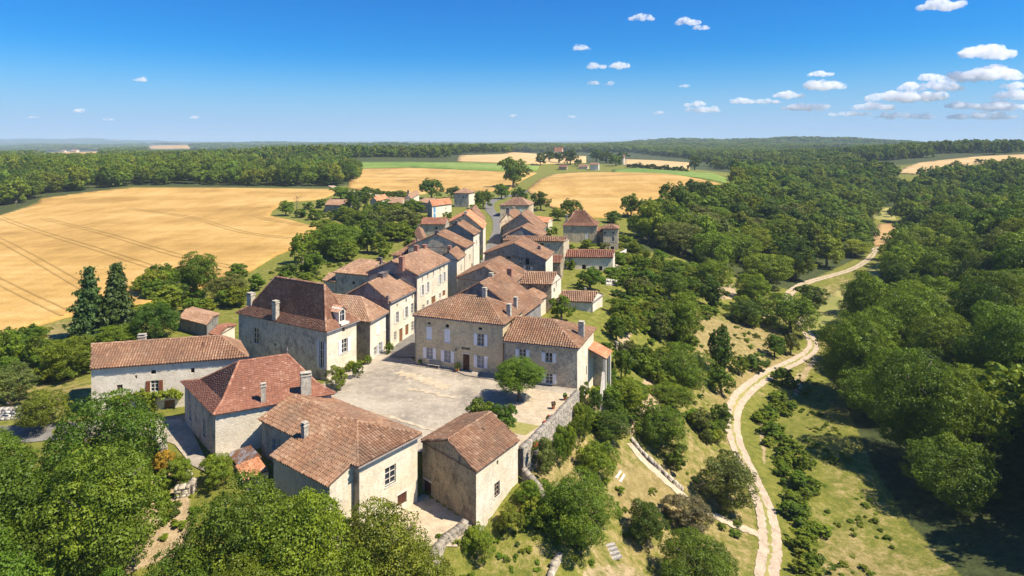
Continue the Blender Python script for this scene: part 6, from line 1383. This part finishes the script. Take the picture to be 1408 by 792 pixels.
for k in range(13):
    t = k / 12; g = G(866 + 76 * t, 230 + 6 * t); tree_at(g, 3.6, 3.2 + (k % 3), 'shrub', 'leaf_dark', 'dark hedge bush above the %s part of the thin meadow' % ('left' if k < 7 else 'right'), 'shrub', 'hedge above the thin green meadow', 'hedge_bush')
for k in range(9):
    t = k / 8; g = G(504 + 60 * t, 264 + 12 * t); tree_at(g, 2.2, 2.4 + (k % 3) * .5, 'shrub', 'leaf_mid', 'hedge bush on the golden field edge behind the barns', 'shrub', 'hedge along the pale back road', 'hedge_bush')
# odd things on the slope
def planks(u, v, yaw, n, L, lab, nm, cat, mat, rise=.12):
    g = G(u, v); rt = empty(nm, g, lab, cat); X = Vector((math.cos(yaw), math.sin(yaw), 0)); Yv = Vector((-X.y, X.x, 0))
    for k in range(n):
        m = MB(); c = g + Yv * (k * .42) + Vector((0, 0, -.1 + rise * k)); m.box(c, X * L / 2, Yv * .15, (0, 0, .2)); o = m.build('step', MAT[mat]); o.parent = rt; o.matrix_parent_inverse = Matrix.Translation(-Vector(g))
planks(842, 768, .35, 4, 1.9, 'short flight of old grey wooden steps below the fig tree', 'garden_steps', 'steps', 'wood_grey')
planks(855, 658, 1.1, 2, 1.7, 'pale stone bench slab standing alone on the dry slope', 'stone_slab', 'stone slab', 'stone_trim', .3)

# thickets: garden trees and bushes grown into each other
def thicket(name, label, polys, seed):
    q = np.random.default_rng(seed); out = []
    for poly, n, r0, r1 in polys:
        W = gp(*poly); xy = [(p.x, p.y) for p in W]; xs = [p[0] for p in xy]; ys = [p[1] for p in xy]; k = 0; tries = 0
        while k < n and tries < 60:
            tries += 1; x = q.uniform(min(xs), max(xs), 100); y = q.uniform(min(ys), max(ys), 100); g = (poly_sd(x, y, xy) > 0) & (_vn(x, y, 5.5, 4) > -.15) & (poly_sd(x, y, PLAT) < -2)
            for i in np.nonzero(g)[0][:max(1, n // 8)]:
                r = q.uniform(r0, r1); out.append((x[i], y[i], h1(x[i], y[i]) - .1, r, r * q.uniform(1.2, 2.0))); k += 1
                if k >= n: break
    mass(name, label, out, 0)
thicket('thicket', 'dense garden bushes and young trees between village and orchard slope', [([(842,372),(870,345),(905,352),(940,372),(985,395),(960,440),(900,430),(860,410)], 46, 1.6, 3.0), ([(840,440),(905,440),(960,480),(960,530),(900,545),(860,500)], 34, 1.3, 2.4), ([(812,520),(850,500),(890,530),(880,560),(830,570)], 12, 1.0, 1.8), ([(1010,395),(1060,390),(1090,440),(1060,460),(1000,440)], 18, 1.5, 2.6), ([(870,600),(930,590),(1000,560),(1005,600),(950,640)], 10, 1.0, 1.8), ([(720,690),(770,690),(800,760),(740,770)], 8, .9, 1.6)], 61)
thicket('thicket', 'dense bushes and trees of the gardens left of the street', [([(425,350),(470,300),(520,285),(570,290),(575,325),(545,345),(480,365)], 60, 1.8, 3.4), ([(190,400),(240,380),(340,400),(330,425),(250,430),(180,470)], 26, 1.4, 2.8), ([(0,470),(60,470),(120,500),(100,530),(0,520)], 24, 1.2, 2.6), ([(380,385),(430,370),(450,385),(400,400)], 6, 1, 1.8)], 62)
# tell look-alikes apart by their order from the left
def order_labels():
    byl = {}
    for o in SC.objects:
        if o.get('group') and o.get('category') in ('tree', 'shrub'): byl.setdefault(o['label'], []).append(o)
    W = ['leftmost', 'second', 'third', 'fourth', 'fifth', 'sixth', 'seventh', 'eighth', 'ninth', 'tenth']
    for lab, L in byl.items():
        if len(L) < 2 or len(L) > 10: continue
        L.sort(key=lambda o: o.location.x / o.location.y)
        for i, o in enumerate(L): o['label'] = lab + (', leftmost' if i == 0 else ', rightmost' if i == len(L) - 1 else ', %s from left' % W[i])
order_labels()


# ------------------------------------------------------------------ clouds: lumpy volumes high above the far country
def cloud_mat():
    m = bpy.data.materials.new('cloud'); m.use_nodes = True; t = m.node_tree; t.nodes.clear(); o = t.nodes.new('ShaderNodeOutputMaterial')
    v = t.nodes.new('ShaderNodeVolumePrincipled'); v.inputs['Color'].default_value = (.98, .98, 1, 1); v.inputs['Density'].default_value = .02; v.inputs['Anisotropy'].default_value = .0
    tc = t.nodes.new('ShaderNodeTexCoord'); nz = t.nodes.new('ShaderNodeTexNoise'); nz.inputs['Scale'].default_value = .009; nz.inputs['Detail'].default_value = 5; nz.inputs['Roughness'].default_value = .65
    mr = t.nodes.new('ShaderNodeMapRange'); mr.inputs['From Min'].default_value = .42; mr.inputs['From Max'].default_value = .82; mr.inputs['To Min'].default_value = 0.0; mr.inputs['To Max'].default_value = .028
    t.links.new(tc.outputs['Object'], nz.inputs['Vector']); t.links.new(nz.outputs[0], mr.inputs['Value']); t.links.new(mr.outputs[0], v.inputs['Density'])
    t.links.new(v.outputs[0], o.inputs['Volume']); return m
CM = cloud_mat()
def cloud(u, v, wpx, hpx, lab, seed, D=14000.0):
    q = np.random.default_rng(seed); x = (u - U0) / F * D; z = H + (V0 - v) / F * D; W = wpx / F * D; Hh = hpx / F * D
    n = max(4, int(wpx / hpx * 4)); V, Q = [], []
    import bmesh
    for i in range(n):
        t = q.uniform(-1, 1); e = math.sqrt(max(0, 1 - t * t)); r = Hh * (.25 + .32 * e) * q.uniform(.7, 1.2)
        c = (x + t * W * .46, D + q.normal(0, Hh * .4), z - Hh * .3 + abs(q.normal(0, .22)) * Hh * e + r * .3)
        V.append((c, (r * q.uniform(1.1, 1.9), r * 1.3, r * .8)))
    bm = bmesh.new()
    for c, s in V: bmesh.ops.create_icosphere(bm, subdivisions=2, radius=1, matrix=Matrix.Translation(c) @ Matrix.Diagonal((*s, 1)))
    me = bpy.data.meshes.new('cloud'); bm.to_mesh(me); bm.free(); me.materials.append(CM)
    o = obj('cloud', me, label=lab, cat='cloud', group='small white fair-weather clouds'); md = o.modifiers.new('r', 'REMESH'); md.mode = 'VOXEL'; md.voxel_size = Hh / 16; md2 = o.modifiers.new('d', 'DISPLACE')
    tx = bpy.data.textures.new('cl', 'CLOUDS'); tx.noise_scale = Hh * .35; md2.texture = tx; md2.texture_coords = 'GLOBAL'; md2.strength = Hh * .28; md2.mid_level = .5
CL = [(881,24,34,9,'flat small cloud high above the village, left of a pair'),(946,30,30,9,'small cloud high in the middle with a fragment below it'),(963,38,24,6,'fragment just below the small high middle cloud'),(799,66,22,8,'single little puff above the country road'),
 (820,91,24,8,'left puff of the two side by side over the village'),(853,90,24,9,'right puff of the two side by side over the village'),(817,114,16,6,'faint puff below the two side by side'),(836,115,14,5,'fainter scrap beside the faint puff'),(1293,8,52,14,'cloud touching the top edge at the right'),
 (1360,73,74,18,'large bright domed cloud, upper one at the right edge'),(1324,72,10,7,'tiny scrap left of the large domed cloud'),(1356,103,94,18,'long bright cloud under the large domed one'),(1283,106,38,10,'small dome resting on the long cloud bank'),(1280,119,86,13,'flat cloud under the small dome'),
 (1130,102,42,7,'thin cloud above the oval one'),(1125,118,62,13,'bright oval cloud over the right woods'),(1083,131,38,9,'little cloud lower left of the oval one'),(1020,139,32,8,'left lump of a low cloud pair'),(1052,140,44,6,'right streak of a low cloud pair'),(1110,147,72,10,'long low cloud with soft ends'),
 (1248,132,110,16,'widest cloud of the bank at the right'),(1200,147,58,10,'low cloud under the widest one'),(1320,145,44,10,'low rounded cloud near the right edge'),(1392,131,44,13,'cloud cut by the right frame edge'),(1375,146,70,13,'lowest thick cloud at the right edge'),(1398,117,28,11,'small dome at the right frame edge'),
 (955,143,24,8,'small dome above a flat streak'),(968,151,48,8,'flat streak low in the middle right'),(195,109,22,6,'lonely little cloud at the left'),(108,152,12,6,'tiny bright puff low at the far left'),(268,161,14,5,'tiny puff low at the left'),(150,164,14,4,'faint scrap low at the left'),(46,161,14,3,'thin streak low at the left edge'),
 (706,159,9,4,'tiny puff low over the village road'),(786,160,10,4,'tiny puff low right of the road'),(905,155,16,4,'thin scrap low right of the middle'),(1170,157,64,6,'faint low streak over the forest'),(1245,160,90,8,'faint long streak at the base of the bank'),(1350,160,100,9,'pale low streak at the right horizon'),(942,118,14,4,'little scrap above the small dome')]
for i, c in enumerate(CL): cloud(*c, 40 + i)
def haze():
    m = bpy.data.materials.new('haze'); m.use_nodes = True; t = m.node_tree; t.nodes.clear(); o = t.nodes.new('ShaderNodeOutputMaterial')
    v = t.nodes.new('ShaderNodeVolumePrincipled'); v.inputs['Color'].default_value = (.62, .80, 1, 1); v.inputs['Density'].default_value = HAZE; t.links.new(v.outputs[0], o.inputs['Volume'])
    b = MB(); b.box((0, 5900, -22), (13000, 0, 0), (0, 6300, 0), (0, 0, 172)); b.build('haze', m, kind='stuff', label='thin blue summer haze over the country')
HAZE = .00012
haze()
